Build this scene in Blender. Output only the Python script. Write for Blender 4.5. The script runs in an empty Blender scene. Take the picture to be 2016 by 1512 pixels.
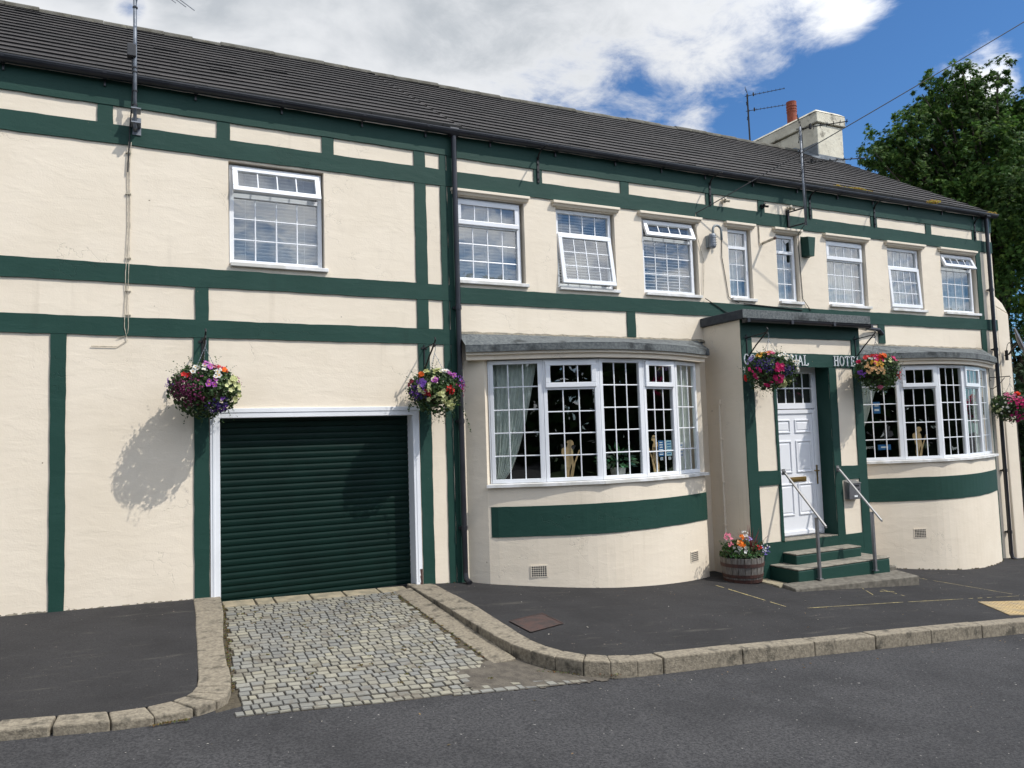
import bpy, bmesh, math, random
import numpy as np
from mathutils import Vector, Matrix
R = math.radians
random.seed(7)
S = bpy.context.scene
COL = S.collection

# ------------------------------------------------------------------ camera
CAM_RIGHT = (0.89890452, -0.43695672, -0.03224106)
CAM_UP = (-0.00121137, -0.0760637, 0.99710222)
CAM_FWD = (0.43814289, 0.89626064, 0.06890332)
cd = bpy.data.cameras.new('camera')
cam = bpy.data.objects.new('camera', cd); COL.objects.link(cam)
cam.location = (0, -9.5, 1.8)
cam.matrix_world = Matrix(((CAM_RIGHT[0], CAM_UP[0], -CAM_FWD[0], 0.0),
                           (CAM_RIGHT[1], CAM_UP[1], -CAM_FWD[1], -9.5),
                           (CAM_RIGHT[2], CAM_UP[2], -CAM_FWD[2], 1.80),
                           (0, 0, 0, 1)))
cd.sensor_width = 36; cd.lens = 26.914; cd.clip_start = .05; cd.clip_end = 2000
S.camera = cam

# ------------------------------------------------------------------ light
SUN = Vector((.98, -1.0, 1.65)).normalized()      # towards the sun
EL = math.asin(SUN.z); ROT = math.atan2(SUN.x, SUN.y)
sl = bpy.data.lights.new('sun', 'SUN'); sl.energy = 3.75; sl.angle = R(.5); sl.color = (1, .955, .88)
so = bpy.data.objects.new('sun', sl); COL.objects.link(so)
so.rotation_euler = (-SUN).to_track_quat('-Z', 'Y').to_euler(); so.location = (20, -25, 30)
S.view_settings.view_transform = 'Standard'; S.view_settings.look = 'None'
S.view_settings.exposure = 0.0; S.view_settings.gamma = 1
SKY_STRENGTH = .115

W = bpy.data.worlds.new('World'); S.world = W; W.use_nodes = True
nt = W.node_tree; nt.nodes.clear()


class NT:
    """small helper for writing node trees"""
    def __init__(s, t): s.t = t; s.n = t.nodes; s.l = t.links
    def node(s, typ, **kw):
        n = s.n.new(typ)
        for k, v in kw.items(): setattr(n, k, v)
        return n
    def put(s, sock, v):
        if v is None: return
        if isinstance(v, bpy.types.NodeSocket): s.l.new(v, sock)
        else: sock.default_value = v
    def math(s, op, a, b=None, c=None, clamp=False):
        n = s.node('ShaderNodeMath', operation=op, use_clamp=clamp)
        for i, v in enumerate((a, b, c)):
            if v is not None: s.put(n.inputs[i], v)
        return n.outputs[0]
    def vmath(s, op, a, b=None):
        n = s.node('ShaderNodeVectorMath', operation=op)
        s.put(n.inputs[0], a)
        if b is not None: s.put(n.inputs[1], b)
        return n.outputs['Value'] if op in ('DOT_PRODUCT', 'LENGTH', 'DISTANCE') else n.outputs[0]
    def noise(s, vec, scale, detail=4, rough=.55, dist=0.0, dim='3D'):
        n = s.node('ShaderNodeTexNoise', noise_dimensions=dim)
        if vec is not None: s.l.new(vec, n.inputs['Vector'])
        n.inputs['Scale'].default_value = scale; n.inputs['Detail'].default_value = detail
        n.inputs['Roughness'].default_value = rough; n.inputs['Distortion'].default_value = dist
        return n.outputs[0]
    def mapr(s, v, a, b, c=0.0, d=1.0, smooth=True):
        n = s.node('ShaderNodeMapRange'); n.interpolation_type = 'SMOOTHSTEP' if smooth else 'LINEAR'
        s.put(n.inputs[0], v)
        for i, x in enumerate((a, b, c, d)): s.put(n.inputs[i + 1], x)
        return n.outputs[0]
    def mix(s, f, a, b):
        n = s.node('ShaderNodeMix', data_type='RGBA')
        s.put(n.inputs[0], f)
        for i, v in ((6, a), (7, b)):
            if isinstance(v, tuple) and len(v) == 3: v = (*v, 1)
            s.put(n.inputs[i], v)
        return n.outputs[2]


w = NT(nt)
out = w.node('ShaderNodeOutputWorld'); bg = w.node('ShaderNodeBackground')
sky = w.node('ShaderNodeTexSky', sky_type='NISHITA'); sky.sun_disc = False
sky.sun_elevation = EL; sky.sun_rotation = ROT; sky.air_density = 1.0; sky.dust_density = .35; sky.ozone_density = 3.0
tc = w.node('ShaderNodeTexCoord'); D = tc.outputs['Generated']
sep = w.node('ShaderNodeSeparateXYZ'); w.l.new(D, sep.inputs[0])
dz = w.math('MAXIMUM', sep.outputs[2], .02)
inv = w.math('DIVIDE', 1.0, w.math('ADD', dz, .18))
pl = w.vmath('SCALE', D); pl.node.inputs['Scale'].default_value = 1; w.l.new(inv, pl.node.inputs['Scale'])
# cloud bank: fills the sky on one side of a slanting line, blue on the other
n1 = w.noise(pl, 1.9, 9, .60, .25)
n2 = w.noise(pl, 6.5, 8, .66, .35)


def pxdir(x, y):
    v = [CAM_RIGHT[i] * (x - 1008) / 1507.2 - CAM_UP[i] * (y - 756) / 1507.2 + CAM_FWD[i] for i in range(3)]
    return Vector(v).normalized()


A_, B_ = pxdir(1690, -10), pxdir(1150, 262)      # edge of the cloud bank as two sky directions
Nn = A_.cross(B_).normalized()
if Nn.dot(pxdir(300, 0)) < 0: Nn = -Nn
side = w.vmath('DOT_PRODUCT', D, tuple(Nn))
def blob(x, y, r):
    d = w.vmath('DISTANCE', D, tuple(pxdir(x, y)))
    return w.mapr(d, 0.0, r, 1.0, 0.0)
front = w.mapr(sep.outputs[1], -.25, .25, 0.0, 1.0)
bias = w.mapr(side, -.15, .13, -.52, .52, smooth=False)
bias = w.math('MULTIPLY', bias, front)
back = w.math('MULTIPLY', w.math('SUBTRACT', 1.0, front), .13)
cov = w.math('ADD', w.math('ADD', n1, w.math('MULTIPLY', w.math('SUBTRACT', n2, .5), .75)), w.math('ADD', bias, back))
for x, y, r_, k in ((1950, 105, .075, .50), (2000, 190, .07, .42), (1880, 210, .07, .5), (1365, 245, .05, .30),
                    (1660, 5, .07, .42), (262, 18, .035, -.35), (1225, 150, .05, -.16), (1400, 130, .06, .14), (1520, 60, .06, .12)):
    cov = w.math('ADD', cov, w.math('MULTIPLY', blob(x, y, r_), k))
mask = w.mapr(cov, .46, .80)
sh = w.noise(pl, 2.6, 6, .5, .3)
thick = w.mapr(cov, .62, 1.15)
shade = w.math('MULTIPLY', w.mapr(sh, .40, .62), thick)
ccol = w.mix(shade, (7.5, 7.65, 7.9), (4.4, 4.75, 5.15))
cb_ = w.vmath('SCALE', ccol); w.l.new(w.mapr(w.vmath('DOT_PRODUCT', D, tuple(SUN)), .25, .9, 1.0, 2.7), cb_.node.inputs['Scale']); ccol = cb_   # clouds brighten towards the sun
skyb = w.node('ShaderNodeMix', data_type='RGBA', blend_type='MULTIPLY'); skyb.inputs[0].default_value = 1
w.l.new(sky.outputs[0], skyb.inputs[6]); skyb.inputs[7].default_value = (.56, .88, 1.17, 1)
w.l.new(w.mix(mask, skyb.outputs[2], ccol), bg.inputs[0])
bg.inputs[1].default_value = SKY_STRENGTH
w.l.new(bg.outputs[0], out.inputs[0])

# ------------------------------------------------------------------ materials
MATS = {}


def mat(name, base, rough=.6, metal=0.0, spec=.5, var=None, vscale=4.0, vdetail=5, bump=None, bscale=20.0, bump2=None, b2scale=4.0, var2=None, v2=(.55, .7), v2scale=1.5, coord='Object', trans=None, sub=None, attr=None, stretch=None):
    m = bpy.data.materials.new(name); m.use_nodes = True; t = NT(m.node_tree)
    p = m.node_tree.nodes['Principled BSDF']
    tcn = t.node('ShaderNodeTexCoord'); v = tcn.outputs[coord]
    if stretch:
        mp = t.node('ShaderNodeMapping'); mp.inputs['Scale'].default_value = stretch; t.l.new(v, mp.inputs[0]); v = mp.outputs[0]
    c = (*base, 1)
    if attr:
        a = t.node('ShaderNodeAttribute', attribute_name=attr); c = a.outputs['Color']
    if var is not None:
        f = t.mapr(t.noise(v, vscale, vdetail), .35, .65)
        c = t.mix(f, c, (*var, 1))
    if var2 is not None:
        f = t.mapr(t.noise(v, v2scale, 7, .65), v2[0], v2[1])
        c = t.mix(f, c, (*var2, 1))
    t.put(p.inputs['Base Color'], c)
    p.inputs['Roughness'].default_value = rough; p.inputs['Metallic'].default_value = metal
    p.inputs['Specular IOR Level'].default_value = spec
    nrm = None
    for st, scl in ((bump2, b2scale), (bump, bscale)):
        if st:
            b = t.node('ShaderNodeBump'); b.inputs['Strength'].default_value = 1.0; b.inputs['Distance'].default_value = st
            t.l.new(t.noise(v, scl, 5, .6), b.inputs['Height'])
            if nrm is not None: t.l.new(nrm, b.inputs['Normal'])
            nrm = b.outputs[0]
    if nrm is not None: t.l.new(nrm, p.inputs['Normal'])
    if trans:
        mx = t.node('ShaderNodeMixShader'); mx.inputs[0].default_value = trans
        tr = t.node('ShaderNodeBsdfTranslucent'); t.put(tr.inputs[0], c)
        t.l.new(p.outputs[0], mx.inputs[1]); t.l.new(tr.outputs[0], mx.inputs[2])
        t.l.new(mx.outputs[0], m.node_tree.nodes['Material Output'].inputs[0])
    MATS[name] = m
    return m


def wall_mat(name, base, var, stain=None, spec=.4):
    """old painted render: trowel ridges, blisters and hairline cracks"""
    m = bpy.data.materials.new(name); m.use_nodes = True; t = NT(m.node_tree)
    p = m.node_tree.nodes['Principled BSDF']; v = t.node('ShaderNodeTexCoord').outputs['Object']
    c = t.mix(t.mapr(t.noise(v, 1.3, 5, .6), .35, .68), base, var)
    if stain:
        mp = t.node('ShaderNodeMapping'); mp.inputs['Scale'].default_value = (3.0, 3.0, .55); t.l.new(v, mp.inputs[0])
        c = t.mix(t.math('MULTIPLY', t.mapr(t.noise(mp.outputs[0], 1.6, 7, .7), .56, .8), .55), c, stain)
    st_ = t.node('ShaderNodeMapping'); st_.inputs['Scale'].default_value = (7, 7, .35); t.l.new(v, st_.inputs[0])
    run = t.math('MULTIPLY', t.mapr(t.noise(st_.outputs[0], 1.0, 4, .6), .56, .74), t.mapr(t.noise(v, .7, 3), .48, .62))
    c = t.mix(t.math('MULTIPLY', run, .30), c, tuple(x * y for x, y in zip(base, (.68, .66, .62))))
    cm = t.node('ShaderNodeMapping'); cm.inputs['Scale'].default_value = (1, 1, 1.3); t.l.new(v, cm.inputs[0])
    wv = t.node('ShaderNodeVectorMath', operation='ADD'); nn = t.node('ShaderNodeTexNoise'); nn.inputs['Scale'].default_value = 3; nn.inputs['Detail'].default_value = 5
    t.l.new(cm.outputs[0], nn.inputs[0]); t.l.new(cm.outputs[0], wv.inputs[0]); t.l.new(nn.outputs['Color'], wv.inputs[1])
    vo = t.node('ShaderNodeTexVoronoi', feature='DISTANCE_TO_EDGE'); vo.inputs['Scale'].default_value = .9; t.l.new(wv.outputs[0], vo.inputs['Vector'])
    crack = t.math('MULTIPLY', t.mapr(vo.outputs['Distance'], 0.0, .007, 1.0, 0.0), t.mapr(t.noise(v, .8, 2), .53, .6))
    c = t.mix(t.math('MULTIPLY', crack, .32), c, tuple(x * .42 for x in base))
    # small chips where the paint has gone
    c = t.mix(t.mapr(t.noise(v, 16, 2, .5), .795, .81), c, (.22, .17, .12))
    t.put(p.inputs['Base Color'], c); p.inputs['Roughness'].default_value = .62; p.inputs['Specular IOR Level'].default_value = spec
    tm = t.node('ShaderNodeMapping'); tm.inputs['Scale'].default_value = (1.0, 1.0, 2.6); tm.inputs['Rotation'].default_value = (0, .12, 0); t.l.new(v, tm.inputs[0])
    h = t.math('ADD', t.math('MULTIPLY', t.noise(tm.outputs[0], 2.2, 4, .5, .6), 1.0),
               t.math('MULTIPLY', t.mapr(t.noise(tm.outputs[0], 5, 3, .5, .6), .45, .75), .14))
    h = t.math('ADD', h, t.math('MULTIPLY', crack, -.25))
    b1 = t.node('ShaderNodeBump'); b1.inputs['Distance'].default_value = .0046; t.l.new(h, b1.inputs['Height'])
    b2 = t.node('ShaderNodeBump'); b2.inputs['Distance'].default_value = .0010; t.l.new(t.noise(v, 60, 4, .6), b2.inputs['Height']); t.l.new(b1.outputs[0], b2.inputs['Normal'])
    t.l.new(b2.outputs[0], p.inputs['Normal'])
    MATS[name] = m
    return m


CREAM = wall_mat('cream_render', (.78, .69, .56), (.74, .65, .52), (.64, .56, .45))
GREEN = wall_mat('green_paint', (.0085, .044, .033), (.0115, .051, .039), (.022, .060, .052), .3)
WHITE = mat('white_plastic', (.80, .82, .85), .28, var=(.74, .76, .79), vscale=1.2, bump=.0003, bscale=90)
BAR = mat('glazing_bar', (.78, .80, .83), .35)
SILL = mat('white_sill', (.74, .74, .74), .5, var=(.55, .54, .5), vscale=5)
BLACK = mat('black_plastic', (.012, .013, .016), .38, var=(.03, .03, .033), vscale=6)
IRON = mat('black_iron', (.012, .012, .013), .45, metal=.2)
PIPE = mat('black_pipe', (.014, .015, .02), .32, var=(.028, .028, .034), vscale=3)
FELT = mat('roofing_felt', (.085, .095, .10), .95, var=(.15, .165, .165), vscale=30, bump=.004, bscale=90, bump2=.006, b2scale=9, var2=(.03, .034, .036), v2=(.5, .66), v2scale=3)
FELTD = mat('dark_roofing_felt', (.032, .037, .045), .9, var=(.05, .055, .062), vscale=12, bump=.003, bscale=70)
MORTAR = mat('cracked_mortar', (.27, .235, .175), .95, var=(.16, .15, .12), vscale=14, bump=.01, bscale=30)
STEEL = mat('brushed_steel', (.27, .265, .26), .42, metal=.5)
STEELD = mat('post_box_steel', (.25, .25, .27), .36, metal=.7, var=(.32, .32, .34), vscale=6)
GALV = mat('galvanised_steel', (.26, .28, .31), .55, metal=.35, var=(.17, .19, .22), vscale=12)
BRASS = mat('aged_brass', (.30, .20, .07), .4, metal=.8)
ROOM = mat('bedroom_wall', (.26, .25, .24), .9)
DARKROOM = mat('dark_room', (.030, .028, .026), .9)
BLIND = mat('blind_slat', (.70, .71, .72), .5)
NET = mat('net_curtain', (.74, .76, .75), .9, var=(.55, .57, .56), vscale=10, trans=.3)
CURTAIN = mat('sage_curtain', (.80, .86, .80), .85, var=(.66, .72, .68), vscale=9, trans=.15)
DOORW = mat('door_white', (.80, .81, .84), .32)
SHUT = mat('shutter_green', (.0022, .0140, .0110), .5, var=(.003, .018, .0140), vscale=3, spec=.16)
TERRA = mat('terracotta', (.27, .062, .030), .8, var=(.19, .045, .024), vscale=9, bump=.003, bscale=30)
STONEC = mat('chimney_render', (.68, .64, .52), .85, var=(.55, .51, .41), vscale=2.5, var2=(.20, .18, .14), v2=(.52, .68), v2scale=3.2, bump=.01, bscale=14)
LEAD = mat('lead_flashing', (.10, .12, .14), .55, var=(.17, .19, .21), vscale=6, bump=.006, bscale=8)
KERB = mat('kerb_stone', (.265, .230, .172), .92, var=(.175, .150, .112), vscale=34, var2=(.075, .066, .050), v2=(.50, .68), v2scale=7, bump=.007, bscale=70, bump2=.012, b2scale=9)
STEPTOP = mat('worn_concrete', (.26, .235, .19), .9, var=(.17, .155, .125), vscale=11, bump=.005, bscale=50)
FLAG = mat('yellow_flagstone', (.33, .28, .19), .9, var=(.21, .185, .13), vscale=8, bump=.008, bscale=25)
OAK = mat('weathered_oak', (.10, .085, .07), .8, var=(.19, .175, .16), vscale=7, stretch=(9, 9, .8), bump=.004, bscale=20)
RUST = mat('rusty_hoop', (.075, .030, .022), .75, var=(.045, .022, .018), vscale=20, bump=.002, bscale=60)
RUSTC = mat('rusty_cover', (.065, .034, .028), .7, var=(.034, .024, .022), vscale=9, bump=.003, bscale=90)
SOIL = mat('soil', (.03, .02, .013), 1.0, var=(.05, .035, .022), vscale=30, bump=.01, bscale=40)
PLY = mat('plywood_cutout', (.56, .38, .19), .7, var=(.60, .42, .22), vscale=10)
LEAF = mat('basket_leaf', (.040, .085, .018), .55, attr='col', trans=.3)
PETAL = mat('petal', (.5, .1, .2), .6, attr='col', trans=.35)
TREELEAF = mat('maple_leaf', (.03, .07, .02), .6, attr='col', trans=.38, spec=.2)
BARK = mat('bark', (.07, .055, .04), .95, var=(.04, .032, .025), vscale=6, bump=.02, bscale=12)
SIGNW = mat('sign_white', (.82, .85, .86), .35)
MOSS = mat('moss', (.22, .17, .03), .95, var=(.13, .13, .03), vscale=30)
CABLE = mat('cream_cable', (.62, .55, .44), .6, var=(.3, .27, .2), vscale=12)
CABLED = mat('black_cable', (.012, .012, .014), .5)
YELLOW = mat('yellow_spray', (.52, .43, .19), .8, var=(.25, .21, .12), vscale=25)
MUD = mat('dirt', (.070, .060, .048), .97, var=(.11, .095, .075), vscale=9, bump=.01, bscale=40)
BLUEN = mat('blue_notice', (.03, .15, .36), .5)
PALEN = mat('pale_notice', (.36, .55, .62), .5)
WHITEN = mat('white_notice', (.62, .64, .64), .5)
POTC = mat('grey_pot', (.42, .42, .40), .6)
DISHM = mat('dish_grey', (.10, .10, .11), .5)
LAMPM = mat('lamp_grey', (.22, .25, .26), .45)


def ground_mat(name, base, var, speck, bumpd=.004, patch=None, bs=120, tint=None, grain=75):
    m = bpy.data.materials.new(name); m.use_nodes = True; t = NT(m.node_tree)
    p = m.node_tree.nodes['Principled BSDF']; v = t.node('ShaderNodeTexCoord').outputs['Object']
    c = t.mix(t.mapr(t.noise(v, grain, 3, .75), .36, .64), base, var)
    c = t.mix(t.math('MULTIPLY', t.mapr(t.noise(v, 1.1, 6, .6), .35, .7), .55), c, tuple(x * .72 for x in base))
    if patch:
        mp = t.node('ShaderNodeMapping'); mp.inputs['Scale'].default_value = (.45, 2.6, 1); t.l.new(v, mp.inputs[0])
        c = t.mix(t.math('MULTIPLY', t.mapr(t.noise(mp.outputs[0], 2.4, 8, .7), .56, .70), .75), c, patch)
    c = t.mix(t.mapr(t.noise(v, 30, 2, .5), .735, .765), c, speck)
    c = t.mix(t.mapr(t.noise(v, 130, 1, .5), .70, .74), c, tuple(x * 2.1 for x in base))
    c = t.mix(t.mapr(t.noise(v, 110, 1, .5), .30, .24), c, tuple(x * .35 for x in base))
    t.put(p.inputs['Base Color'], c); p.inputs['Roughness'].default_value = .92; p.inputs['Specular IOR Level'].default_value = .18
    b = t.node('ShaderNodeBump'); b.inputs['Distance'].default_value = bumpd; t.l.new(t.noise(v, bs, 3, .6), b.inputs['Height'])
    b3 = t.node('ShaderNodeBump'); b3.inputs['Distance'].default_value = .03; t.l.new(t.noise(v, 1.5, 3, .5), b3.inputs['Height']); t.l.new(b.outputs[0], b3.inputs['Normal'])
    t.l.new(b3.outputs[0], p.inputs['Normal'])
    MATS[name] = m
    return m


ROAD = ground_mat('road_asphalt', (.034, .034, .0365), (.078, .077, .079), (.34, .33, .31), .010, bs=70, grain=48)
PAVE = ground_mat('pavement_asphalt', (.027, .0262, .0270), (.044, .043, .044), (.24, .19, .16), .0032, patch=(.075, .070, .062), bs=110)
JOINT = mat('sett_joint', (.050, .040, .026), 1, var=(.09, .075, .05), vscale=30, bump=.006, bscale=60)
SETT = mat('granite_sett', (.3, .3, .3), .8, attr='col', bump=.005, bscale=60, var2=(.13, .112, .085), v2=(.50, .72), v2scale=4.5)
TILE = mat('concrete_tile', (.022, .020, .021), .8, attr='col', bump=.002, bscale=60)
RIDGE = mat('mossy_ridge', (.105, .10, .085), .9, var=(.065, .06, .045), vscale=5, var2=(.16, .15, .11), v2=(.55, .7), v2scale=9, bump=.008, bscale=30)
TACT = mat('tactile_yellow', (.40, .29, .14), .85, var=(.28, .22, .13), vscale=6, bump=.003, bscale=60)


def glass_mat():
    m = bpy.data.materials.new('window_glass'); m.use_nodes = True; t = NT(m.node_tree)
    t.n.remove(t.n['Principled BSDF'])
    v = t.node('ShaderNodeTexCoord').outputs['Object']
    b = t.node('ShaderNodeBump'); b.inputs['Distance'].default_value = .004; t.l.new(t.noise(v, 1.3, 2, .5), b.inputs['Height'])
    ge = t.node('ShaderNodeNewGeometry'); cs = t.math('ABSOLUTE', t.vmath('DOT_PRODUCT', ge.outputs['Incoming'], ge.outputs['Normal']))
    fr = t.math('ADD', t.math('MULTIPLY', t.math('POWER', t.math('SUBTRACT', 1.0, cs), 4.0), .78), .20, clamp=True)
    gl = t.node('ShaderNodeBsdfGlossy'); gl.inputs['Roughness'].default_value = .01; t.l.new(b.outputs[0], gl.inputs['Normal'])
    tr = t.node('ShaderNodeBsdfTransparent'); tr.inputs[0].default_value = (.88, .91, .90, 1)
    mx = t.node('ShaderNodeMixShader'); t.l.new(fr, mx.inputs[0]); t.l.new(tr.outputs[0], mx.inputs[1]); t.l.new(gl.outputs[0], mx.inputs[2])
    t.l.new(mx.outputs[0], t.n['Material Output'].inputs[0])
    return m


GLASS = glass_mat()

# ------------------------------------------------------------------ frames of reference
# every facade point is written as (x along the wall, n out of the wall, z up)
XB = 3.883784
AL = R(27.129 - 26.052)
LD = Vector((math.cos(AL), math.sin(AL), 0)); LN = Vector((LD.y, -LD.x, 0))


def TR(x, n, z): return (x, -n, z)
def TL(u, n, z): return (XB + LD.x * u + LN.x * n, LD.y * u + LN.y * n, z)


def frame2(P, Q):
    """frame on the vertical plane through plan points P->Q given as (x, n)"""
    p = Vector((P[0], -P[1], 0)); q = Vector((Q[0], -Q[1], 0)); d = (q - p); Ln = d.length; d = d / Ln
    nn = Vector((d.y, -d.x, 0))
    return (lambda x, n, z: tuple(p + d * x + nn * n + Vector((0, 0, z)))), Ln


class MB:
    def __init__(s, tf=TR): s.v = []; s.f = []; s.c = []; s.m = []; s.tf = tf; s.mi = 0
    def pt(s, x, n, z): s.v.append(s.tf(x, n, z)); return len(s.v) - 1
    def face(s, pts, col=None):
        s.f.append([s.pt(*p) for p in pts]); s.c.append(col); s.m.append(s.mi)
    def hexa(s, a, b, col=None):
        """a, b: bottom and top quads of (x, n, z)"""
        i = [s.pt(*p) for p in list(a) + list(b)]
        for q in ((0, 1, 2, 3), (4, 5, 6, 7), (0, 1, 5, 4), (1, 2, 6, 5), (2, 3, 7, 6), (3, 0, 4, 7)):
            s.f.append([i[k] for k in q]); s.c.append(col); s.m.append(s.mi)
    def box(s, x0, x1, n0, n1, z0, z1, col=None):
        s.hexa([(x0, n0, z0), (x1, n0, z0), (x1, n1, z0), (x0, n1, z0)], [(x0, n0, z1), (x1, n0, z1), (x1, n1, z1), (x0, n1, z1)], col)
    def tube(s, pts, r, k=8, col=None, cap=True):
        """tube through (x, n, z) points; r a number or a list"""
        P = [Vector(s.tf(*p)) for p in pts]; n = len(P)
        rr = r if isinstance(r, (list, tuple)) else [r] * n
        rings = []; ref = None
        for i in range(n):
            d = (P[min(i + 1, n - 1)] - P[max(i - 1, 0)]).normalized()
            if ref is None: ref = Vector((0, 0, 1)) if abs(d.z) < .9 else Vector((1, 0, 0))
            a = (ref - d * ref.dot(d)).normalized(); b = d.cross(a); ref = a
            base = len(s.v)
            for j in range(k):
                t = 2 * math.pi * j / k; s.v.append(tuple(P[i] + (a * math.cos(t) + b * math.sin(t)) * rr[i]))
            rings.append(base)
        for i in range(n - 1):
            for j in range(k):
                s.f.append([rings[i] + j, rings[i] + (j + 1) % k, rings[i + 1] + (j + 1) % k, rings[i + 1] + j]); s.c.append(col); s.m.append(s.mi)
        if cap:
            s.f.append([rings[0] + j for j in range(k)]); s.f.append([rings[-1] + j for j in range(k)]); s.c += [col, col]; s.m += [s.mi, s.mi]
    def lathe(s, prof, c, k=24, col=None):
        """profile [(radius, z)] turned about the vertical through c=(x, n)"""
        base = len(s.v)
        for r, z in prof:
            for j in range(k):
                t = 2 * math.pi * j / k; s.pt(c[0] + r * math.cos(t), c[1] + r * math.sin(t), z)
        for i in range(len(prof) - 1):
            for j in range(k):
                s.f.append([base + i * k + j, base + i * k + (j + 1) % k, base + (i + 1) * k + (j + 1) % k, base + (i + 1) * k + j]); s.c.append(col); s.m.append(s.mi)
    def build(s, name, material, parent=None, smooth=False, bevel=None, recalc=True, kind=None):
        me = bpy.data.meshes.new(name)
        off = Vector((0, 0, 0))
        if parent is not None: off = Vector(parent['_o'])
        me.from_pydata([tuple(Vector(v) - off) for v in s.v], [], s.f)
        for mm in (material if isinstance(material, (list, tuple)) else [material]): me.materials.append(mm)
        me.polygons.foreach_set('material_index', s.m)
        if any(c is not None for c in s.c):
            at = me.color_attributes.new('col', 'FLOAT_COLOR', 'CORNER'); data = []
            for f, c in zip(s.f, s.c):
                c = c or (.5, .5, .5); data += [c[0], c[1], c[2], 1.0] * len(f)
            at.data.foreach_set('color', data)
        if recalc:
            bm = bmesh.new(); bm.from_mesh(me); bmesh.ops.recalc_face_normals(bm, faces=bm.faces); bm.to_mesh(me); bm.free()
        if smooth: me.polygons.foreach_set('use_smooth', [True] * len(me.polygons))
        o = bpy.data.objects.new(name, me); COL.objects.link(o)
        if parent is not None: o.parent = parent; o['_o'] = list(off)
        else: o['_o'] = [0, 0, 0]
        if bevel:
            b = o.modifiers.new('bevel', 'BEVEL'); b.width = bevel; b.segments = 2; b.limit_method = 'ANGLE'; b.angle_limit = R(40); b.harden_normals = False
        if kind: o['kind'] = kind
        me.update()
        return o


def thing(name, label, cat, loc, group=None):
    o = bpy.data.objects.new(name, None); COL.objects.link(o); o.location = loc; o.empty_display_size = .2
    o['_o'] = list(loc); o['label'] = label; o['category'] = cat
    if group: o['group'] = group
    return o
def tag(o, label, cat, group=None):
    o['label'] = label; o['category'] = cat
    if group: o['group'] = group
    return o
def recentre(o):
    """put the origin of a one-mesh thing at its own base"""
    me = o.data; c = [sum(v.co[i] for v in me.vertices) / len(me.vertices) for i in (0, 1)]; z = min(v.co.z for v in me.vertices)
    t = Vector((c[0], c[1], z)); me.transform(Matrix.Translation(-t)); o.location = t
    return o


def wobble(x, s=0): return .0022 * math.sin(x * 3.1 + s) + .002 * math.sin(x * 9.7 + 2 * s) + .0018 * math.sin(x * 31 + 3 * s)


def band_h(mb, x0, x1, z0, z1, n0=.0, n1=.018, s=0.0):
    """a horizontal raised band with hand-painted, slightly wavy edges"""
    k = max(2, int((x1 - x0) / .12)); xs = [x0 + (x1 - x0) * i / k for i in range(k + 1)]
    for a, b in zip(xs[:-1], xs[1:]):
        za0, zb0, za1, zb1 = z0 + wobble(a, s), z0 + wobble(b, s), z1 + wobble(a, s + 1.7), z1 + wobble(b, s + 1.7)
        mb.face([(a, n1, za0), (b, n1, zb0), (b, n1, zb1), (a, n1, za1)])
        mb.face([(a, n0, za0), (b, n0, zb0), (b, n1, zb0), (a, n1, za0)])
        mb.face([(a, n0, za1), (b, n0, zb1), (b, n1, zb1), (a, n1, za1)])
    for x in (x0, x1): mb.face([(x, n0, z0), (x, n1, z0), (x, n1, z1), (x, n0, z1)])


def band_v(mb, x0, x1, z0, z1, n0=.0, n1=.018, s=0.0):
    k = max(2, int((z1 - z0) / .12)); zs = [z0 + (z1 - z0) * i / k for i in range(k + 1)]
    for a, b in zip(zs[:-1], zs[1:]):
        xa0, xb0, xa1, xb1 = x0 + wobble(a, s), x0 + wobble(b, s), x1 + wobble(a, s + 2.1), x1 + wobble(b, s + 2.1)
        mb.face([(xa0, n1, a), (xb0, n1, b), (xb1, n1, b), (xa1, n1, a)])
        mb.face([(xa0, n0, a), (xb0, n0, b), (xb0, n1, b), (xa0, n1, a)])
        mb.face([(xa1, n0, a), (xb1, n0, b), (xb1, n1, b), (xa1, n1, a)])
    for z in (z0, z1): mb.face([(x0, n0, z), (x1, n0, z), (x1, n1, z), (x0, n1, z)])


def wall(mb, x0, x1, z0, z1, holes, n=0.0, depth=.2):
    xs = sorted({x0, x1, *[h[0] for h in holes], *[h[1] for h in holes]}); zs = sorted({z0, z1, *[h[2] for h in holes], *[h[3] for h in holes]})
    for a, b in zip(xs[:-1], xs[1:]):
        for c, d in zip(zs[:-1], zs[1:]):
            mx, mz = (a + b) / 2, (c + d) / 2
            if any(h[0] < mx < h[1] and h[2] < mz < h[3] for h in holes): continue
            mb.face([(a, n, c), (b, n, c), (b, n, d), (a, n, d)])
    for h in holes:
        a, b, c, d = h[:4]; dd = h[4] if len(h) > 4 else depth
        mb.face([(a, n, c), (a, n, d), (a, n - dd, d), (a, n - dd, c)]); mb.face([(b, n, c), (b, n, d), (b, n - dd, d), (b, n - dd, c)])
        mb.face([(a, n, c), (b, n, c), (b, n - dd, c), (a, n - dd, c)]); mb.face([(a, n, d), (b, n, d), (b, n - dd, d), (a, n - dd, d)])


# ------------------------------------------------------------------ ground heights
def zr(X): return (-.12 - .03 * (X - 1)) if X < 1 else (-.12 - .07 * (X - 1))
def zp(X, n): return zr(X) + .12 + .12 * (1 - n / 4.6)
def zpl(X, n): return zr(X) + .065 + .15 * (1 - n / 3.5)
def zd(X, n):
    t = min(max(n / 3.9, 0), 1); return (.02 - .03 * X) * (1 - t) + t * zr(X)


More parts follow.
